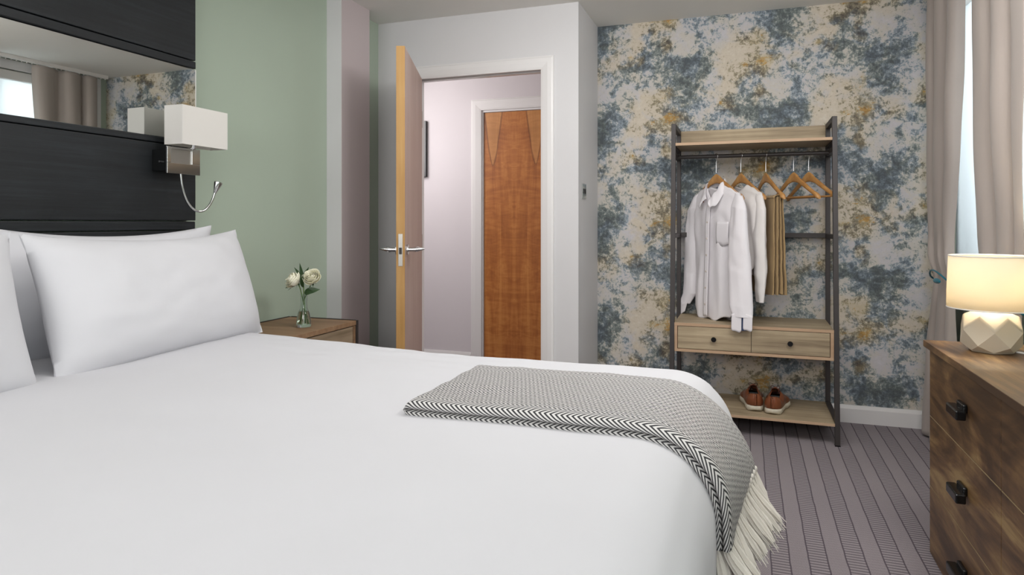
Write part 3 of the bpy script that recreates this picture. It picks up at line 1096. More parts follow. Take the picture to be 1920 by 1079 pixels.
MB().tube([(nx1 - .008, 0, .53), (nx1 + .012, 0, .53), (nx1 + .016, 0, .53)], [.006, .012, .012], 14).build('knob', M['black_gloss'], dr, smooth=50)
fr = MB()
s_ = .009
for yy in (ny0, ny1 - s_):
    fr.box(nx0 - .004, nx0 + .010, yy, yy + s_, 0, NZ + .001).box(nx1 - .012, nx1 + .002, yy, yy + s_, 0, NZ + .001)
    fr.box(nx0 + .010, nx1 - .012, yy, yy + s_, NZ - .010, NZ + .003)
    fr.box(nx0 + .010, nx1 - .012, yy, yy + s_, .10, .115)
fr.box(nx0 - .004, nx0 + .003, ny0 + s_, ny1 - s_, NZ - .010, NZ + .003)
fr.build('metal_frame', M['metal_black'], t, bevel=.001)
MB().box(nx0 + .01, nx1 - .01, ny0 + .01, ny1 - .01, .115, .130).build('shelf', M['stand_wood'], t)

VX, VY = -1.885, 2.525
t = thing('glass_vase', 'small clear glass bottle vase half full of water on the bedside table', 'vase', (VX, VY, NZ + .001))
prof_o = [(.001, 0), (.031, 0), (.033, .004), (.031, .030), (.026, .062), (.0165, .082), (.0145, .110), (.0160, .142), (.0165, .148)]
prof_i = [(.0150, .148), (.0145, .142), (.0130, .110), (.0148, .083), (.0242, .062), (.029, .030), (.030, .010), (.001, .009)]
MB().lathe(prof_o + prof_i, n=36).build('glass_body', M['glass'], t, smooth=50)
MB().lathe([(.001, .0095), (.0297, .0105), (.0287, .030), (.0240, .0615), (.0200, .070), (.001, .070)], n=36).build('water', M['water'], t, smooth=50)


def leaf_mesh(mb, base, tip, width, curl=.01, up=Vector((0, 0, 1))):
    base, tip = Vector(base), Vector(tip)
    ax = (tip - base)
    L = ax.length
    ax.normalize()
    side = ax.cross(up)
    if side.length < .1:
        side = ax.cross(Vector((0, 1, 0)))
    side.normalize()
    nn = side.cross(ax)
    b = len(mb.v)
    N = 8
    for i in range(N + 1):
        q = i / N
        wd = width * math.sin(PI * min(1, q ** .75)) * .5 + .0004
        c = base + ax * L * q - nn * curl * q * q
        for s in (-1, 0, 1):
            mb.v.append(tuple(c + side * wd * s + nn * abs(s) * wd * .35))
    for i in range(N):
        for s in (0, 1):
            a = b + i * 3 + s
            mb.f.append((a, a + 1, a + 4, a + 3))


def rose(label, head, rad, face, seed):
    """head: centre of the bloom relative to the vase foot; face: direction it opens to"""
    rr = random.Random(seed)
    t = thing('white_rose', label, 'rose', (VX, VY, NZ + .012))
    head = Vector(head)
    face = Vector(face).normalized()
    foot = Vector((-head.x * .35, -head.y * .35, .002))
    foot = Vector((max(-.02, min(.02, foot.x)), max(-.02, min(.02, foot.y)), .002))
    neck = Vector((head.x * .10, head.y * .10, .115))
    end = head - face * rad * .8
    pts = [foot, foot.lerp(neck, .5), neck, neck.lerp(end, .55) + Vector((0, 0, .004)), end]
    MB().tube(pts, .0022, 8).build('stem', M['stem'], t, smooth=60)
    rot = face.to_track_quat('Z', 'X').to_matrix()
    mb = MB()
    mb.open = True
    layers = [(3, .22, .95, .15), (4, .36, 1.0, .25), (5, .52, .98, .38), (5, .68, .90, .55), (6, .84, .78, .8), (6, 1.0, .60, 1.15)]
    for li, (cnt, rf, hf, opn) in enumerate(layers):
        for k in range(cnt):
            a0 = 2 * PI * k / cnt + li * .7 + rr.uniform(-.2, .2)
            half = PI / cnt * 1.35
            hj = hf * rr.uniform(.93, 1.05)

            def pp(u, v):
                an = a0 + (u - .5) * 2 * half
                edge = 1 - .22 * abs(u * 2 - 1) ** 2.5
                z = (v * edge * hj * 1.5 - .75) * rad
                bulge = math.sin(min(1, v * 1.15) * PI * .55)
                r = rad * rf * (.25 + .75 * bulge) + rad * .16 * opn * max(0, v - .72) * 3 * edge
                r *= 1 + .06 * math.sin(an * 3 + k)
                p = Vector((math.cos(an) * r, math.sin(an) * r, z))
                return head + rot @ p
            mb.grid(pp, 8, 8)
    mb.build('bloom', M['rose'], t, smooth=180, solid=.0006)
    lf = MB()
    lf.open = True
    for k in range(4):
        an = 2 * PI * k / 4 + seed
        bse = end
        tp = end + rot @ Vector((math.cos(an) * rad * .8, math.sin(an) * rad * .8, rad * .15 - .004))
        leaf_mesh(lf, bse, tp, .008)
    lf.build('sepals', M['leaf'], t, smooth=60)
    return t, end, neck


# camera sees the bunch across the bed: image right is roughly (+.94, +.33)
rt = Vector((.94, .33, 0))
t1, e1, n1 = rose('slightly lower cream rose leaning left in the glass vase', rt * -.047 + Vector((0, 0, .200)), .036, (-.55, -.6, .62), 3)
t2, e2, n2 = rose('higher white rose leaning right in the glass vase', rt * .036 + Vector((0, 0, .213)), .037, (.25, -.72, .62), 8)
lf = MB()
lf.open = True
leaf_mesh(lf, n2 + Vector((.0, 0, .03)), rt * .070 + Vector((0, 0, .160)), .030, .012, Vector((0, -1, .3)))
leaf_mesh(lf, n2 + Vector((.0, 0, .03)), rt * .050 + Vector((0, -.02, .148)), .028, .010, Vector((0, -1, .3)))
lf.build('leaf', M['leaf'], t2, smooth=60)
lf = MB()
lf.open = True
leaf_mesh(lf, e1, rt * -.085 + Vector((0, 0, .165)), .018, .006, Vector((0, -1, .3)))
leaf_mesh(lf, e1, rt * -.062 + Vector((0, -.02, .156)), .012, .004)
lf.build('leaf', M['leaf'], t1, smooth=60)
t = thing('leafy_sprig', 'dark green pointed leaf sprig standing between the two roses', 'leaf sprig', (VX, VY, NZ + .012))
top = rt * -.006 + Vector((0, .006, .205))
MB().tube([Vector((.004, .003, .004)), Vector((0, .003, .11)), top], .0025, 8).build('stem', M['stem'], t, smooth=60)
for k, (b_, tp_, wd) in enumerate([(top, rt * -.020 + Vector((0, 0, .275)), .015), (top, rt * .022 + Vector((0, 0, .258)), .015), (top, rt * -.044 + Vector((0, 0, .256)), .014), (top * .95, rt * -.038 + Vector((0, 0, .236)), .013), (top * .9, rt * .010 + Vector((0, -.015, .235)), .015), (top * .8, rt * -.002 + Vector((0, -.02, .215)), .017)]):
    lf = MB()
    lf.open = True
    leaf_mesh(lf, b_, tp_, wd, .004, Vector((.2, -1, .1)))
    lf.build('leaf', M['leaf'], t, smooth=60)

# ---------------------------------------------------------------- clothes rack
RX0, RX1 = -.396, .441
RYF, RYT, RYB = 3.692, 3.815, 4.125
RH = 1.672
t = thing('clothes_rack', 'open clothes rack with black metal ladder sides, oak shelves and two drawers', 'clothes rack', (.0225, 4.0, 0))
ox, oy = .0225, 4.0


def yf(z):
    return lerp(RYF, RYT, z / RH)


S = .024
for sx, (xa, xb) in enumerate(((RX0, RX0 + S), (RX1 - S, RX1))):
    m = MB()
    xa -= ox
    xb -= ox
    m.rings([[(xa, yf(z) - .012 - oy, z), (xb, yf(z) - .012 - oy, z), (xb, yf(z) + .014 - oy, z), (xa, yf(z) + .014 - oy, z)] for z in (0, RH)])
    m.box(xa, xb, RYB - .024 - oy, RYB - oy, 0, RH)
    for z in (RH - .028, 1.535, 1.49, 1.035, .10):
        m.box(xa, xb, yf(z) + .012 - oy, RYB - .024 - oy, z - .0, z + .024 if z < RH - .05 else RH)
    m.build('side_frame', M['metal_black'], t, bevel=.0015)
    for yy in (yf(0), RYB - .012):
        MB().box(xa - .0008, xb + .0008, yy - .013 - oy, yy + .0148 - oy if yy < 4 else yy + .0128 - oy, 0, .006).build('foot_cap', M['black_gloss'], t)
xa, xb = RX0 + S - ox, RX1 - S - ox
MB().tube([(xa, 3.948 - oy, 1.497), (xb, 3.948 - oy, 1.497)], .011, 16).build('hanging_rail', M['metal_black'], t, smooth=50)
MB().box(xa, xb, RYB - .024 - oy, RYB - oy, 1.035, 1.062).build('cross_bar', M['metal_black'], t, bevel=.0015)
MB().box(xa, xb, yf(1.55) - .014 - oy, RYB - oy, 1.548, 1.563).build('top_shelf', M['rack_wood'], t, bevel=.001)
MB().box(xa, xb, RYB - .014 - oy, RYB - oy, 1.5635, 1.668).build('back_board', M['rack_wood'], t, bevel=.001)
MB().box(xa, xb, yf(.1) - .013 - oy, RYB - oy, .098, .112).build('bottom_shelf', M['rack_wood'], t, bevel=.001)
bz0, bz1, byf = .420, .576, 3.722
c = MB()
c.box(xa, xb, byf - oy, RYB - oy, bz0, bz0 + .015)
c.box(xa, xa + .016, byf - oy, RYB - oy, bz0 + .015, bz1 - .016).box(xb - .016, xb, byf - oy, RYB - oy, bz0 + .015, bz1 - .016)
c.box(xa + .016, xb - .016, RYB - .010 - oy, RYB - oy, bz0 + .015, bz1 - .016)
c.build('drawer_case', M['rack_edge'], t, bevel=.001)
MB().box(xa, xb, byf + .0018 - oy, RYB - oy, bz1 - .0155, bz1).build('case_top', M['rack_wood'], t)
for zz0, zz1, yy_ in ((bz1 - .0155, bz1, byf), (1.548, 1.563, yf(1.55) - .0160), (.098, .112, yf(.1) - .0150)):
    MB().box(xa, xb, yy_ - oy, yy_ + .0016 - oy, zz0, zz1).build('edge_strip', M['rack_edge'], t)
xm = (xa + xb) / 2
for (da, db) in ((xa + .0185, xm - .001), (xm + .001, xb - .0185)):
    dr = MB().box(da, db, byf + .001 - oy, byf + .017 - oy, bz0 + .0175, bz1 - .0185).build('drawer', M['rack_wood'], t, bevel=.0015)
    kx = (da + db) / 2
    MB().tube([(kx, byf + .001 - oy, .497), (kx, byf - .012 - oy, .497), (kx, byf - .018 - oy, .497), (kx, byf - .022 - oy, .497)], [.006, .007, .0135, .013], 20).build('knob', M['black_gloss'], dr, smooth=50)


# ---------------------------------------------------------------- hangers
def hanger(label, x, th, loc_y=3.948, group='wooden hangers on the rack rail', bar=True, half=.212, tilt=0):
    t = thing('coat_hanger', label, 'hanger', (x, loc_y, 1.497), math.radians(th) - PI / 2, group)
    # local x runs along the hanger; +x end comes towards the camera
    top = -.098
    hk = []
    for i in range(15):
        a = lerp(-.35 * PI, 1.08 * PI, i / 14)
        hk.append((0.0145 * math.cos(a), 0, 0.0145 * math.sin(a)))
    hk = [(-.000, 0, top + .004), (0, 0, top + .05), (.002, 0, -.028)] + [(.0145 * math.cos(lerp(-.42 * PI, 1.05 * PI, i / 14)), 0, .0145 * math.sin(lerp(-.42 * PI, 1.05 * PI, i / 14))) for i in range(15)]
    MB().tube(hk, .0019, 8).build('hook', M['chrome'], t, smooth=60)
    m = MB()
    N = 40
    rings = []
    for i in range(N + 1):
        q = i / N * 2 - 1
        s = abs(q)
        xx = q * half
        # centre line: arched peak then falling shoulders
        z = top - .012 - .138 * ((s * s + .016) ** .5) * (1 - .02 * s)
        hh = interp(s, [(0, .027), (.12, .024), (.25, .0165), (.8, .012), (.93, .015), (1, .008)])
        yy = interp(s, [(0, .0055), (.2, .006), (.8, .008), (.94, .0125), (1, .007)])
        bow = .014 * s * s
        ring = []
        for k in range(12):
            an = 2 * PI * k / 12
            ca_, sa_ = math.cos(an), math.sin(an)
            ring.append((xx, bow + yy * (abs(ca_) ** .7) * (1 if ca_ > 0 else -1), z + hh * (abs(sa_) ** .7) * (1 if sa_ > 0 else -1)))
        rings.append(ring)
    m.rings(rings)
    m.build('shoulder_bar', M['hanger_wood'], t, smooth=60)
    if bar:
        MB().tube([(-half * .93, .012, top - .140), (half * .93, .012, top - .140)], .0055, 10).build('trouser_bar', M['hanger_wood'], t, smooth=50)
    return t


hanger('wooden hanger holding the front white button-down shirt', -.163, 40)
hanger('wooden hanger holding the plain white shirt behind the button-down one', -.031, 32, bar=False)
hanger('wooden hanger holding the folded khaki trousers', .100, 20)
hanger('empty wooden hanger next to the khaki trousers', .242, 30, 3.955, half=.205)
hanger('empty wooden hanger nearest the right side of the rack', .318, 32, 3.955, half=.205)


# ---------------------------------------------------------------- shirts
def shirt(name, label, x, th, mat, collar=True, cuff=True, seed=0, sc=1.0, up=0.0):
    """local x = across (positive towards the camera/right), local y = back (-y is the front of the shirt), z = 0 at rail"""
    t = thing(name, label, 'shirt', (x, 3.948, 1.497), math.radians(th) - PI / 2)
    Z0 = 1.497

    def hw(z):
        return interp(z, [(.55, .178), (.8, .170), (1.0, .178), (1.12, .190), (1.24, .215)]) * sc

    def ztop(x_):
        a = abs(x_)
        sh = interp(a, [(.07, 1.330), (.12, 1.313), (.19, 1.283), (.222, 1.255)])
        return sh
    NU, NV = 96, 70
    m = MB()
    m.open = True

    def body(u, v):
        # u around: 0..1 front left->right->back
        an = u * 2 * PI
        cx = -math.cos(an)      # -1 left .. 1 right .. -1
        front = -math.sin(an)   # <0 front (towards -y)
        W_top = .222 * sc
        xt = cx * W_top
        zt = ztop(xt)
        if front < 0:
            if abs(xt) < .072:
                zt = lerp(1.243 if collar else 1.285, 1.330, (abs(xt) / .072) ** 1.2)
        else:
            if abs(xt) < .072:
                zt = lerp(1.312, 1.330, (abs(xt) / .072) ** 2)
        hem = interp(cx, [(-1, .64), (-.8, .605), (-.4, .578), (.3, .580), (.8, .60), (1, .64)]) + up + (.0 if front < 0 else -.004)
        hem += .006 * math.sin(cx * 9 + seed)
        z = lerp(zt, hem, v)
        Wz = min(W_top, hw(z)) if v > .12 else lerp(W_top, min(W_top, hw(z)), v / .12)
        xx = cx * Wz
        th_ = interp(v, [(0, .006), (.05, .020), (.2, .040), (1, .052)])
        dep = th_ * (abs(math.sin(an)) ** .7) * (1 if front > 0 else -1)
        if abs(xt) < .09 and v < .2:
            dep += (front and (.020 if front > 0 else -.020)) * (1 - v / .2) * (1 - abs(xt) / .09)
        fold = (math.sin(xx * 55 + seed + 2.5 * noise.noise(Vector((xx * 6, z * 2, seed)))) * .0055 + noise.noise(Vector((xx * 16, z * 3.5, seed + 3))) * .013) * interp(v, [(.05, 0), (.45, 1), (1, 1.3)])
        fold += noise.noise(Vector((xx * 22, z * 16, seed + 8))) * .0025
        return (xx, dep + fold, z - Z0)
    m.grid(body, NU, NV)
    m.build('body', mat, t, smooth=180, solid=.0012)

    def sleeve(side, path, nm='sleeve'):
        """path: list of (x, y, z, half_w, half_t, yaw)"""
        mm_ = MB()
        mm_.open = True
        N = 60
        rings = []

        def P(q, k):
            return interp(q, [(i / (len(path) - 1), p[k]) for i, p in enumerate(path)])
        for i in range(N + 1):
            q = i / N
            px_, py_, pz_, a_, b_, yw = (P(q, k) for k in range(6))
            ring = []
            for j in range(24):
                an = 2 * PI * j / 24
                ex = math.cos(an) * a_
                ey = math.sin(an) * b_
                w_ = noise.noise(Vector((ex * 30, pz_ * 5, seed + side * 4 + (3 if ey > 0 else 0)))) * .011 * min(1, q * 4)
                w_ += noise.noise(Vector((ex * 18, pz_ * 22, seed))) * .004
                ey += w_
                zz = pz_ - Z0 + (.012 * (ex / max(a_, .001)) * side * (1 - q) * -1)
                ring.append((px_ + ex * math.cos(yw) - ey * math.sin(yw), py_ + ex * math.sin(yw) + ey * math.cos(yw), zz))
            rings.append(ring)
        mm_.rings(rings, caps=False)
        return mm_.build(nm, mat, t, smooth=180, solid=.0012)
    return t, sleeve, Z0


t, slv, Z0 = shirt('button_down_shirt', 'white long-sleeved button-down shirt at the left of the rack rail', -.163, 40, M['shirt'], seed=2)
# sleeves: the far (left) one hangs straight, the near (right) one falls in front of the drawer case
slv(-1, [(-.185, 0, 1.278, .03, .012, 0), (-.200, -.006, 1.20, .048, .026, 0), (-.218, -.010, 1.02, .056, .028, 0), (-.218, -.018, .82, .050, .022, .1), (-.208, -.03, .70, .047, .018, .2), (-.235, -.045, .640, .038, .010, .3)])
slv(1, [(.190, 0, 1.275, .03, .012, 0), (.208, -.010, 1.20, .050, .028, 0), (.222, -.024, 1.03, .058, .034, .1), (.240, -.036, .86, .066, .034, .3), (.272, -.052, .68, .062, .024, .6), (.290, -.056, .625, .050, .014, .68)])
# cuffs
m = MB()
m.open = True
m.grid(lambda u, v: (-.235 + (u - .5) * .074 - .025 * v + .0, -.053 - .006 * math.sin(u * PI), .645 - Z0 - .058 * v - .018 * (1 - abs(u * 2 - 1)) * v + .010 * (u - .5)), 12, 6)
m.build('cuff', M['shirt'], t, smooth=180, solid=.003)
for (xa_, xb_, dz) in ((-.054, -.003, 0.0), (.006, .052, .008)):
    m = MB()
    m.open = True

    def cf(u, v):
        q = lerp(xa_, xb_, u)
        cut = .012 * (max(0, abs(u - .5) - .3) / .2) ** 2
        xl, yl = .295 + q * .78 + .0 * v, -.064 + q * .62 - .002 * v
        return (xl, yl, .640 - Z0 - (.092 - dz - cut) * v + .004 * math.sin(u * 5))
    m.grid(cf, 10, 8)
    m.build('cuff', M['shirt'], t, smooth=180, solid=.003)
m = MB()
m.open = True
m.grid(lambda u, v: (.295 + lerp(-.012, .014, u) * .78, -.054 + lerp(-.012, .014, u) * .62, .69 - Z0 - .135 * v), 3, 6)
m.build('cuff_lining', M['navy'], t, smooth=180)
# collar
m = MB()
m.open = True


def collar_pt(u, v):
    s = u * 2 - 1                       # -1 left tip .. 1 right tip
    an = s * PI * .93
    bx, by = .066 * math.sin(an), .038 * math.cos(an)   # back of neck at s=0
    zin = interp(abs(s), [(0, 1.374), (.35, 1.368), (.6, 1.345), (.85, 1.292), (1, 1.256)])
    o_ = interp(abs(s), [(0, .012), (.5, .020), (.85, .034), (1, .030)])
    drop = interp(abs(s), [(0, .044), (.5, .060), (.82, .082), (.94, .068), (1, .028)])
    x_ = bx + math.sin(an) * o_ * v + (math.copysign(.014, s) * v * abs(s) ** 4)
    y_ = by + math.cos(an) * o_ * v - .014 * (abs(s) ** 3)
    return (x_, y_ - .004, zin - Z0 - drop * v + .006 * math.sin(v * PI))


m.grid(collar_pt, 60, 8)
m.build('collar', M['shirt'], t, smooth=180, solid=.0022)
m = MB()
m.open = True
m.grid(lambda u, v: (lerp(-.034, .034, u), .030 - .006 * (1 - abs(u * 2 - 1)), lerp(1.325, 1.282, v) - Z0 - .006 * math.sin(u * PI) * v), 10, 4)
m.build('neck_label', M['navy'], t, smooth=180, solid=.001)
m = MB()
m.open = True


def plk(u, v):
    z = lerp(1.238, .592, v)
    x_ = -.014 + lerp(-.018, .018, u)
    return (x_, -interp(v, [(0, .034), (.1, .044), (.25, .050), (1, .063)]) - .002, z - Z0)


m.grid(plk, 4, 40)
m.build('placket', M['shirt'], t, smooth=180, solid=.002)
for i in range(7):
    z = lerp(1.215, .66, i / 6)
    q = (1.238 - z) / .646
    yy = -interp(q, [(0, .034), (.1, .044), (.25, .050), (1, .063)]) - .003
    MB().tube([(-.014, yy, z - Z0), (-.014, yy - .003, z - Z0)], .0055, 12).build('button', M['button'], t, smooth=40)
for sx in (-.045, .040):
    MB().tube([(sx, -.052, 1.240 - Z0), (sx, -.056, 1.240 - Z0)], .0042, 10).build('button', M['leather'], t, smooth=40)
m = MB()
m.open = True
m.grid(lambda u, v: (lerp(.058, .150, u), -lerp(.048, .037, u) + .003 - .003 * math.sin(v * PI), lerp(1.125, 1.005, v) - Z0 - (.016 * (1 - abs(u * 2 - 1)) if v > .99 else 0)), 8, 8)
m.build('pocket', M['shirt'], t, smooth=180, solid=.001)

t, slv, Z0 = shirt('collarless_shirt', 'plain white collarless top hanging behind the button-down shirt', -.031, 32, M['shirt2'], collar=False, seed=7, sc=.92, up=.25)
slv(-1, [(-.172, 0, 1.275, .03, .012, 0), (-.182, .0, 1.20, .044, .022, 0), (-.19, .0, 1.02, .046, .024, 0), (-.19, -.0, .82, .042, .020, 0), (-.19, -.0, .74, .036, .012, 0)])
slv(1, [(.176, 0, 1.275, .03, .012, 0), (.190, -.002, 1.20, .044, .022, 0), (.196, -.008, 1.03, .046, .026, 0), (.204, -.012, .86, .044, .022, 0), (.210, -.016, .74, .038, .014, 0), (.214, -.018, .700, .034, .010, 0)])

# ---------------------------------------------------------------- trousers folded over their hanger bar
t = thing('folded_trousers', 'khaki trousers folded over the hanger bar beside the white shirts', 'trousers', (.100, 3.948, 1.497), math.radians(20) - PI / 2)


def leg(y0, dy_bot, zb, x0, x1, x0b, x1b, seed, nm):
    m = MB()
    m.open = True
    N = 40
    rings = []
    for i in range(N + 1):
        q = i / N
        z = lerp(1.262, zb, q) - Z0
        th_ = interp(q, [(0, .003), (.04, .0055), (.5, .0065), (1, .0075)])
        cy_ = y0 + dy_bot * q
        a, b = lerp(x0, x0b, q), lerp(x1, x1b, q)
        ring = []
        for j in range(28):
            an = 2 * PI * j / 28
            ca_, sa_ = math.cos(an), math.sin(an)
            xx = (a + b) / 2 + (b - a) / 2 * (abs(ca_) ** .5) * (1 if ca_ > 0 else -1)
            yy = cy_ + th_ * (abs(sa_) ** .6) * (1 if sa_ > 0 else -1)
            yy += noise.noise(Vector((xx * 20, z * 9, seed))) * .006 * q + noise.noise(Vector((xx * 30, z * 40, seed))) * .002
            ring.append((xx, yy, z + .003 * math.sin(xx * 40 + seed)))
        rings.append(ring)
    m.rings(rings)
    return m.build(nm, M['khaki'], t, smooth=60)


leg(-.020, -.008, .735, -.155, .172, -.150, .180, 1, 'trouser_leg')
leg(-.006, -.003, .742, -.150, .182, -.150, .192, 4, 'trouser_leg')
leg(.008, .004, .745, -.155, .180, -.150, .198, 8, 'trouser_leg')
leg(.021, .010, .738, -.150, .176, -.148, .204, 12, 'trouser_leg')
m = MB()
m.open = True
m.grid(lambda u, v: (lerp(-.15, .175, u), math.cos(v * PI) * .026 + .001, 1.255 - Z0 + math.sin(v * PI) * .016 - .004), 20, 14)
m.build('folded_top', M['khaki'], t, smooth=180, solid=.004)


# ---------------------------------------------------------------- shoes
def shoe(label, x, y, yaw, mirror):
    """heel towards the camera; local +y is the toe"""
    t = thing('leather_shoe', label, 'shoe', (x, y, .1125), yaw, 'brown leather shoes on the bottom shelf')
    t.scale = (1.16, 1.05, 1.1)
    sg = -1 if mirror else 1
    L = .285

    def outline(s, k=1.0):
        # half widths left/right along the length s 0 (heel) .. 1 (toe)
        wl = interp(s, [(0, .0), (.03, .022), (.10, .034), (.25, .036), (.45, .037), (.68, .050), (.85, .043), (.95, .026), (1, .0)])
        return wl * k
    # sole
    m = MB()
    N = 40
    ring_pts = []
    for i in range(N):
        a = 2 * PI * i / N
        s = .5 - .5 * math.cos(a)
        side = 1 if math.sin(a) >= 0 else -1
        ring_pts.append((side * outline(max(.004, min(.996, s))), s * L, s, side))
    rings = []
    for z_, k in ((0.0, .93), (.004, 1.0), (.016, 1.06), (.026, 1.04), (.030, .98)):
        ring = []
        for xx, yy, s, side in ring_pts:
            toe = .014 * max(0, (s - .72) / .28) ** 2
            heel = .008 * max(0, (.12 - s) / .12) ** 2
            arch = .004 * math.exp(-((s - .4) / .1) ** 2) if z_ < .01 else 0
            flare = 1 + .06 * math.exp(-((s - .68) / .12) ** 2) * (1 if z_ > .01 else 0)
            ring.append((sg * (xx * k * flare + .006 * math.sin(s * PI)), L / 2 + (yy - L / 2) * (1 + (k - 1) * .4), z_ + toe + (heel if z_ < .01 else 0) + arch))
        rings.append(ring)
    m.rings(rings)
    m.build('sole', M['sole'], t, smooth=60)
    # upper

    def topz(s):
        return interp(s, [(0, .086), (.08, .082), (.2, .068), (.32, .078), (.42, .092), (.55, .082), (.75, .056), (.9, .048), (1, .036)])
    m = MB()
    m.open = True
    NUa, NVa = 56, 16

    def up(u, v):
        a = 2 * PI * u
        s = .5 - .5 * math.cos(a)
        side = 1 if math.sin(a) >= 0 else -1
        b = outline(max(.004, min(.996, s)))
        zt = topz(s)
        zb = .029 + .014 * max(0, (s - .72) / .28) ** 2
        z = lerp(zb, zt, v)
        # opening at rear half, closed vamp at front
        close = interp(s, [(0, .70), (.12, .62), (.3, .58), (.40, .50), (.47, .30), (.52, .02), (1, .0)])
        prof = (1 - v ** 3.2 * (1 - close)) * (1 + .06 * math.sin(v * PI))
        xx = side * b * prof
        yy = s * L
        yc_ = L * lerp(.5, .62, 1) if s > .5 else L * .5
        if s < .12:
            yy += .010 * math.sin(v * PI * .9) * (-1) + .010 * v
        return (sg * (xx + .006 * math.sin(s * PI)), yy, z)
    m.grid(up, NUa, NVa)
    m.build('upper', M['leather'], t, smooth=180, solid=.0025)
    # dark inside
    m = MB()
    rings = []
    for z_, k in ((.034, .80), (.060, .74)):
        rings.append([(sg * (sd * outline(max(.03, s_)) * k + .004), s_ * L * .9 + .014, z_) for s_, sd in [(.5 * (.5 - .5 * math.cos(2 * PI * i / 24)) * 1.1, 1 if i < 12 else -1) for i in range(24)]])
    m.rings(rings)
    m.build('lining', M['lining'], t, smooth=60)
    # tongue
    m = MB()
    m.open = True
    m.grid(lambda u, v: (sg * ((u - .5) * .048 * (1 - .3 * v) + .004), lerp(.165, .098, v) + .0, lerp(.078, .112, v) - .010 * (u * 2 - 1) ** 2), 8, 8)
    m.build('tongue', M['leather'], t, smooth=180, solid=.003)
    # laces: rows and a bow
    m = MB()
    for k in range(4):
        yy = lerp(.112, .165, k / 3)
        zz = lerp(.103, .082, k / 3)
        m.tube([(sg * .004 - .020, yy, zz - .010), (sg * .004 - .01, yy, zz + .001), (sg * .004 + .01, yy + .004, zz + .001), (sg * .004 + .020, yy + .004, zz - .010)], .0016, 6)
    for sd in (-1, 1):
        c0 = Vector((sg * .004, .108, .110))
        loop = [c0 + Vector((sd * .019 * math.sin(a) * 1.0, -.006 * math.sin(a), .008 * math.sin(a * 2) * .8 + .002 * math.sin(a))) for a in [PI * i / 12 for i in range(13)]]
        m.tube(loop, .0016, 6)
        m.tube([c0, c0 + Vector((sd * .014, -.018, -.004)), c0 + Vector((sd * .020, -.030, -.022))], .0015, 6)
    m.tube([(sg * .004 - .005, .108, .110), (sg * .004 + .005, .108, .110)], .004, 8)
    m.build('lace', M['lace'], t, smooth=60)
    m = MB().box(sg * .004 - .0035 + .002, sg * .004 + .0035 + .002, -.0065, -.0035, .034, .078)
    m.build('heel_seam', M['leather'], t, bevel=.001)
    return t


shoe('left brown leather shoe with cream sole on the rack bottom shelf', .046, 3.775, math.radians(4), True)
shoe('right brown leather shoe with cream sole on the rack bottom shelf', .124, 3.742, math.radians(-9), False)

# ---------------------------------------------------------------- chest of drawers
CX0, CX1, CY0, CY1, CH = .585, .925, 1.18, 2.600, .720
t = thing('chest_of_drawers', 'rustic brown wood chest of drawers with black handles by the window', 'chest of drawers', (CX0, CY1, 0))
D = CX1 - CX0
Lc = CY1 - CY0
MB().box(-.016, D, -Lc - .01, .016, CH - .022, CH).build('top', M['rustic'], t, bevel=.0015)
c = MB()
c.box(.018, D - .002, -.018, -.0005, .0, CH - .0225).box(.018, D - .002, -Lc, -Lc + .018, 0, CH - .0225).box(.018, D - .002, -Lc / 2 - .009, -Lc / 2 + .009, 0, CH - .0225)
c.box(.018, D - .002, -Lc + .018, -.018, .02, .04).box(D - .01, D - .002, -Lc + .018, -.018, .04, CH - .0225)
c.build('carcass', M['rustic_edge'], t)
zs = [(.005, .229), (.232, .466), (.469, .6955)]
for (ya, yb) in ((-.670, -.0005), (-1.340, -.673)):
    for (za, zb) in zs:
        dr = MB().box(0, .018, ya, yb, za, zb).build('drawer', M['rustic'], t, bevel=.0012)
        MB().box(-.0003, .012, ya + .001, yb - .001, zb, zb + .0014).build('edge_strip', M['raw_edge'], dr)
        zc = (za + zb) / 2 - .004
        yc = (ya + yb) / 2 - .045
        h = MB()
        h.box(-.012, 0, yc - .032, yc + .032, zc + .004, zc + .030)
        h.box(-.034, -.008, yc - .050, yc + .050, zc - .012, zc + .016)
        h.build('handle', M['black_gloss'], dr, bevel=.004)

# ---------------------------------------------------------------- table lamp
LX, LY = .715, 2.445
t = thing('table_lamp', 'lit table lamp with cream drum shade and faceted ceramic base on the drawers', 'table lamp', (LX, LY, CH))
# faceted base: rings of 7 corners, twisted by half a step each
m = MB()
n = 6
lv = [(.060, .0, 0), (.080, .024, .5), (.088, .074, 0), (.074, .112, .5), (.034, .131, 0), (.030, .135, 0)]
for r_, z_, tw in lv:
    m.v += [(r_ * math.cos(2 * PI * (j + tw) / n + .35), r_ * math.sin(2 * PI * (j + tw) / n + .35), z_) for j in range(n)]
for i in range(len(lv) - 1):
    t0, t1_ = lv[i][2], lv[i + 1][2]
    for j in range(n):
        k = (j + 1) % n
        a, b_, c_, d_ = i * n + j, i * n + k, (i + 1) * n + j, (i + 1) * n + k
        if t0 == t1_:
            m.f.append((a, b_, d_, c_))
        elif t0 < t1_:
            m.f += [(a, b_, c_), (b_, d_, c_)]
        else:
            m.f += [(a, d_, c_), (a, b_, d_)]
m.f.append(tuple(reversed(range(n))))
m.f.append(tuple((len(lv) - 1) * n + j for j in range(n)))
m.build('base', M['ceramic'], t, smooth=28, bevel=.007, seg=3)
MB().tube([(0, 0, .134), (0, 0, .185)], .011, 14).build('lamp_holder', M['white_plastic'], t, smooth=50)
m = MB()
m.open = True
zb, zt = .133, .299
m.rings([[(r_ * math.cos(2 * PI * j / 64), r_ * math.sin(2 * PI * j / 64), z_) for j in range(64)] for r_, z_ in ((.116, zb), (.1155, zb + .05), (.111, zt))], caps=False)
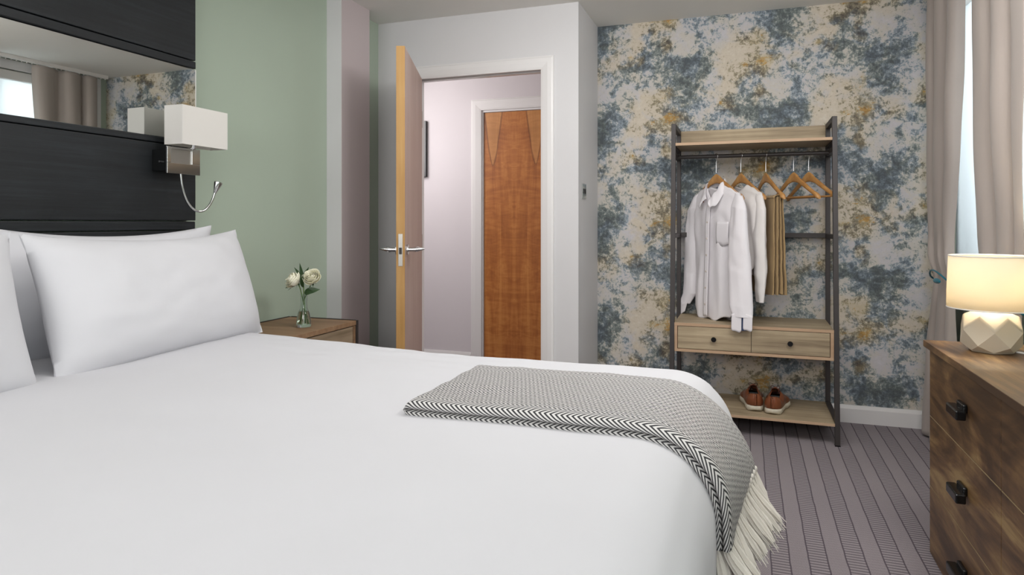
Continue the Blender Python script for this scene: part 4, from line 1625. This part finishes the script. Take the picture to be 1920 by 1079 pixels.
m.build('lamp_shade', M['shade'], t, smooth=60, solid=.0015)
m = MB()
for r_, z_ in ((.1163, zb + .002), (.1113, zt - .002)):
    m.tube([(r_ * math.cos(2 * PI * j / 48), r_ * math.sin(2 * PI * j / 48), z_) for j in range(49)], .0018, 6, False)
for j in range(3):
    a = 2 * PI * j / 3
    m.tube([(.012 * math.cos(a), .012 * math.sin(a), .183), (.111 * math.cos(a), .111 * math.sin(a), zt - .006)], .0012, 6)
m.build('shade_ring', M['white_plastic'], t, smooth=60)
MB().lathe([(.001, .183), (.012, .187), (.014, .20), (.024, .225), (.024, .24), (.014, .256), (.001, .26)], n=20).build('bulb', M['bulb'], t, smooth=60)
MB().tube([(.06, -.02, .006), (.10, -.045, .003), (.14, -.06, .003), (.19, -.05, .003), (.2035, -.04, .003)], .003, 8).build('power_cord', M['white_plastic'], t, smooth=60)
pl = bpy.data.lights.new('table_lamp_glow', 'POINT')
pl.energy = 8
pl.color = (1, .86, .64)
pl.shadow_soft_size = .03
po = bpy.data.objects.new('table_lamp_glow', pl)
COL.objects.link(po)
po.location = (LX, LY, CH + .225)


# ---------------------------------------------------------------- curtains
def curtain(label, xs_, ylo, yhi, folds, seed, tie_z, tie_y, amp=.032, zb=.012):
    t = thing('curtain', label, 'curtain', (0, 0, 0), 0, 'taupe curtains at the window')
    m = MB()
    m.open = True
    NU, NV = 200, 90
    zt = ZC - .035

    def pt(u, v):
        z = lerp(zt, zb, v)
        a, b = interp(z, ylo), interp(z, yhi)
        # soft uneven folds
        ph = u * folds * 2 * PI + .8 * math.sin(u * 5 + seed) + seed + .5 * math.sin(z * 1.3 + u * 3)
        A = amp * interp(z, [(tie_z - .55, 1.1), (tie_z - .12, .65), (tie_z, .30), (tie_z + .12, .70), (tie_z + .7, 1.0)])
        w_ = math.sin(ph)
        w_ = math.copysign(abs(w_) ** .8, w_)
        y = lerp(a, b, u) + .25 * (b - a) / folds * math.sin(ph * 1.0 + 1.2) * .5
        x = xs_ + A * w_ + noise.noise(Vector((u * 7, z * 2.2, seed))) * .010
        x += -.012 * math.exp(-((z - tie_z - .10) / .09) ** 2) * math.sin(u * 31)
        return (x, y, z)
    m.grid(pt, NU, NV)
    m.build('curtain_cloth', M['curtain'], t, smooth=180, solid=.002)
    return t


curtain('far taupe curtain tied back between the wallpaper and the window', .905,
        [(0, 3.66), (.45, 3.60), (.80, 3.62), (1.05, 3.64), (1.5, 3.56), (2.3, 3.50)],
        [(0, 4.08), (.45, 4.02), (.80, 3.92), (1.05, 3.98), (1.5, 4.00), (2.3, 4.02)], 3, 1.3, .85, 3.9)
curtain('near taupe curtain at the right edge of the photo behind the lamp', .880,
        [(0, 2.64), (.80, 2.70), (1.05, 2.66), (2.3, 2.64)],
        [(0, 3.12), (.80, 3.06), (1.1, 3.10), (1.7, 3.15), (2.3, 3.17)], 2.3, 4.1, .80, 2.9, .03)


def tieback(label, yc, hw_, z, xc, seed):
    t = thing('curtain_tieback', label, 'tieback', (xc, yc, z), 0, 'teal cord curtain tiebacks')
    m = MB()
    pts = []
    for i in range(41):
        a = 2 * PI * i / 40
        pts.append((.042 * math.cos(a + PI) , hw_ * math.sin(a), .020 * math.cos(2 * a) - .012 * math.cos(a + PI)))
    m.tube(pts, .0042, 8, False)
    m.build('cord', M['teal'], t, smooth=60)
    a0 = Vector((-.050, -.10, -.012))
    m = MB()
    m.tube([a0 + Vector((0, -.052, 0)), a0 + Vector((0, -.045, 0)), a0 + Vector((0, -.02, 0)), a0, a0 + Vector((0, .02, 0)), a0 + Vector((0, .045, 0)), a0 + Vector((0, .052, 0))], [.004, .006, .0115, .0125, .0115, .006, .004], 14)
    m.build('toggle', M['teal'], t, smooth=60)


tieback('teal cord tieback around the far curtain beside the wallpaper', 3.77, .170, .855, .905, 1)
tieback('teal cord tieback around the near curtain behind the lamp', 2.88, .20, .83, .880, 2)
t = thing('curtain_track', 'slim white curtain track under the ceiling above the window', 'curtain track', (.90, 3.2, ZC))
MB().box(-.012, .012, -.95, .90, -.028, 0).build('rail', M['white_plastic'], t, bevel=.002)
m = MB()
for i in range(40):
    y_ = lerp(-.58, .88, i / 39)
    m.box(-.004, .004, y_ - .003, y_ + .003, -.036, -.028)
g = m.build('gliders', M['white_plastic'], t)
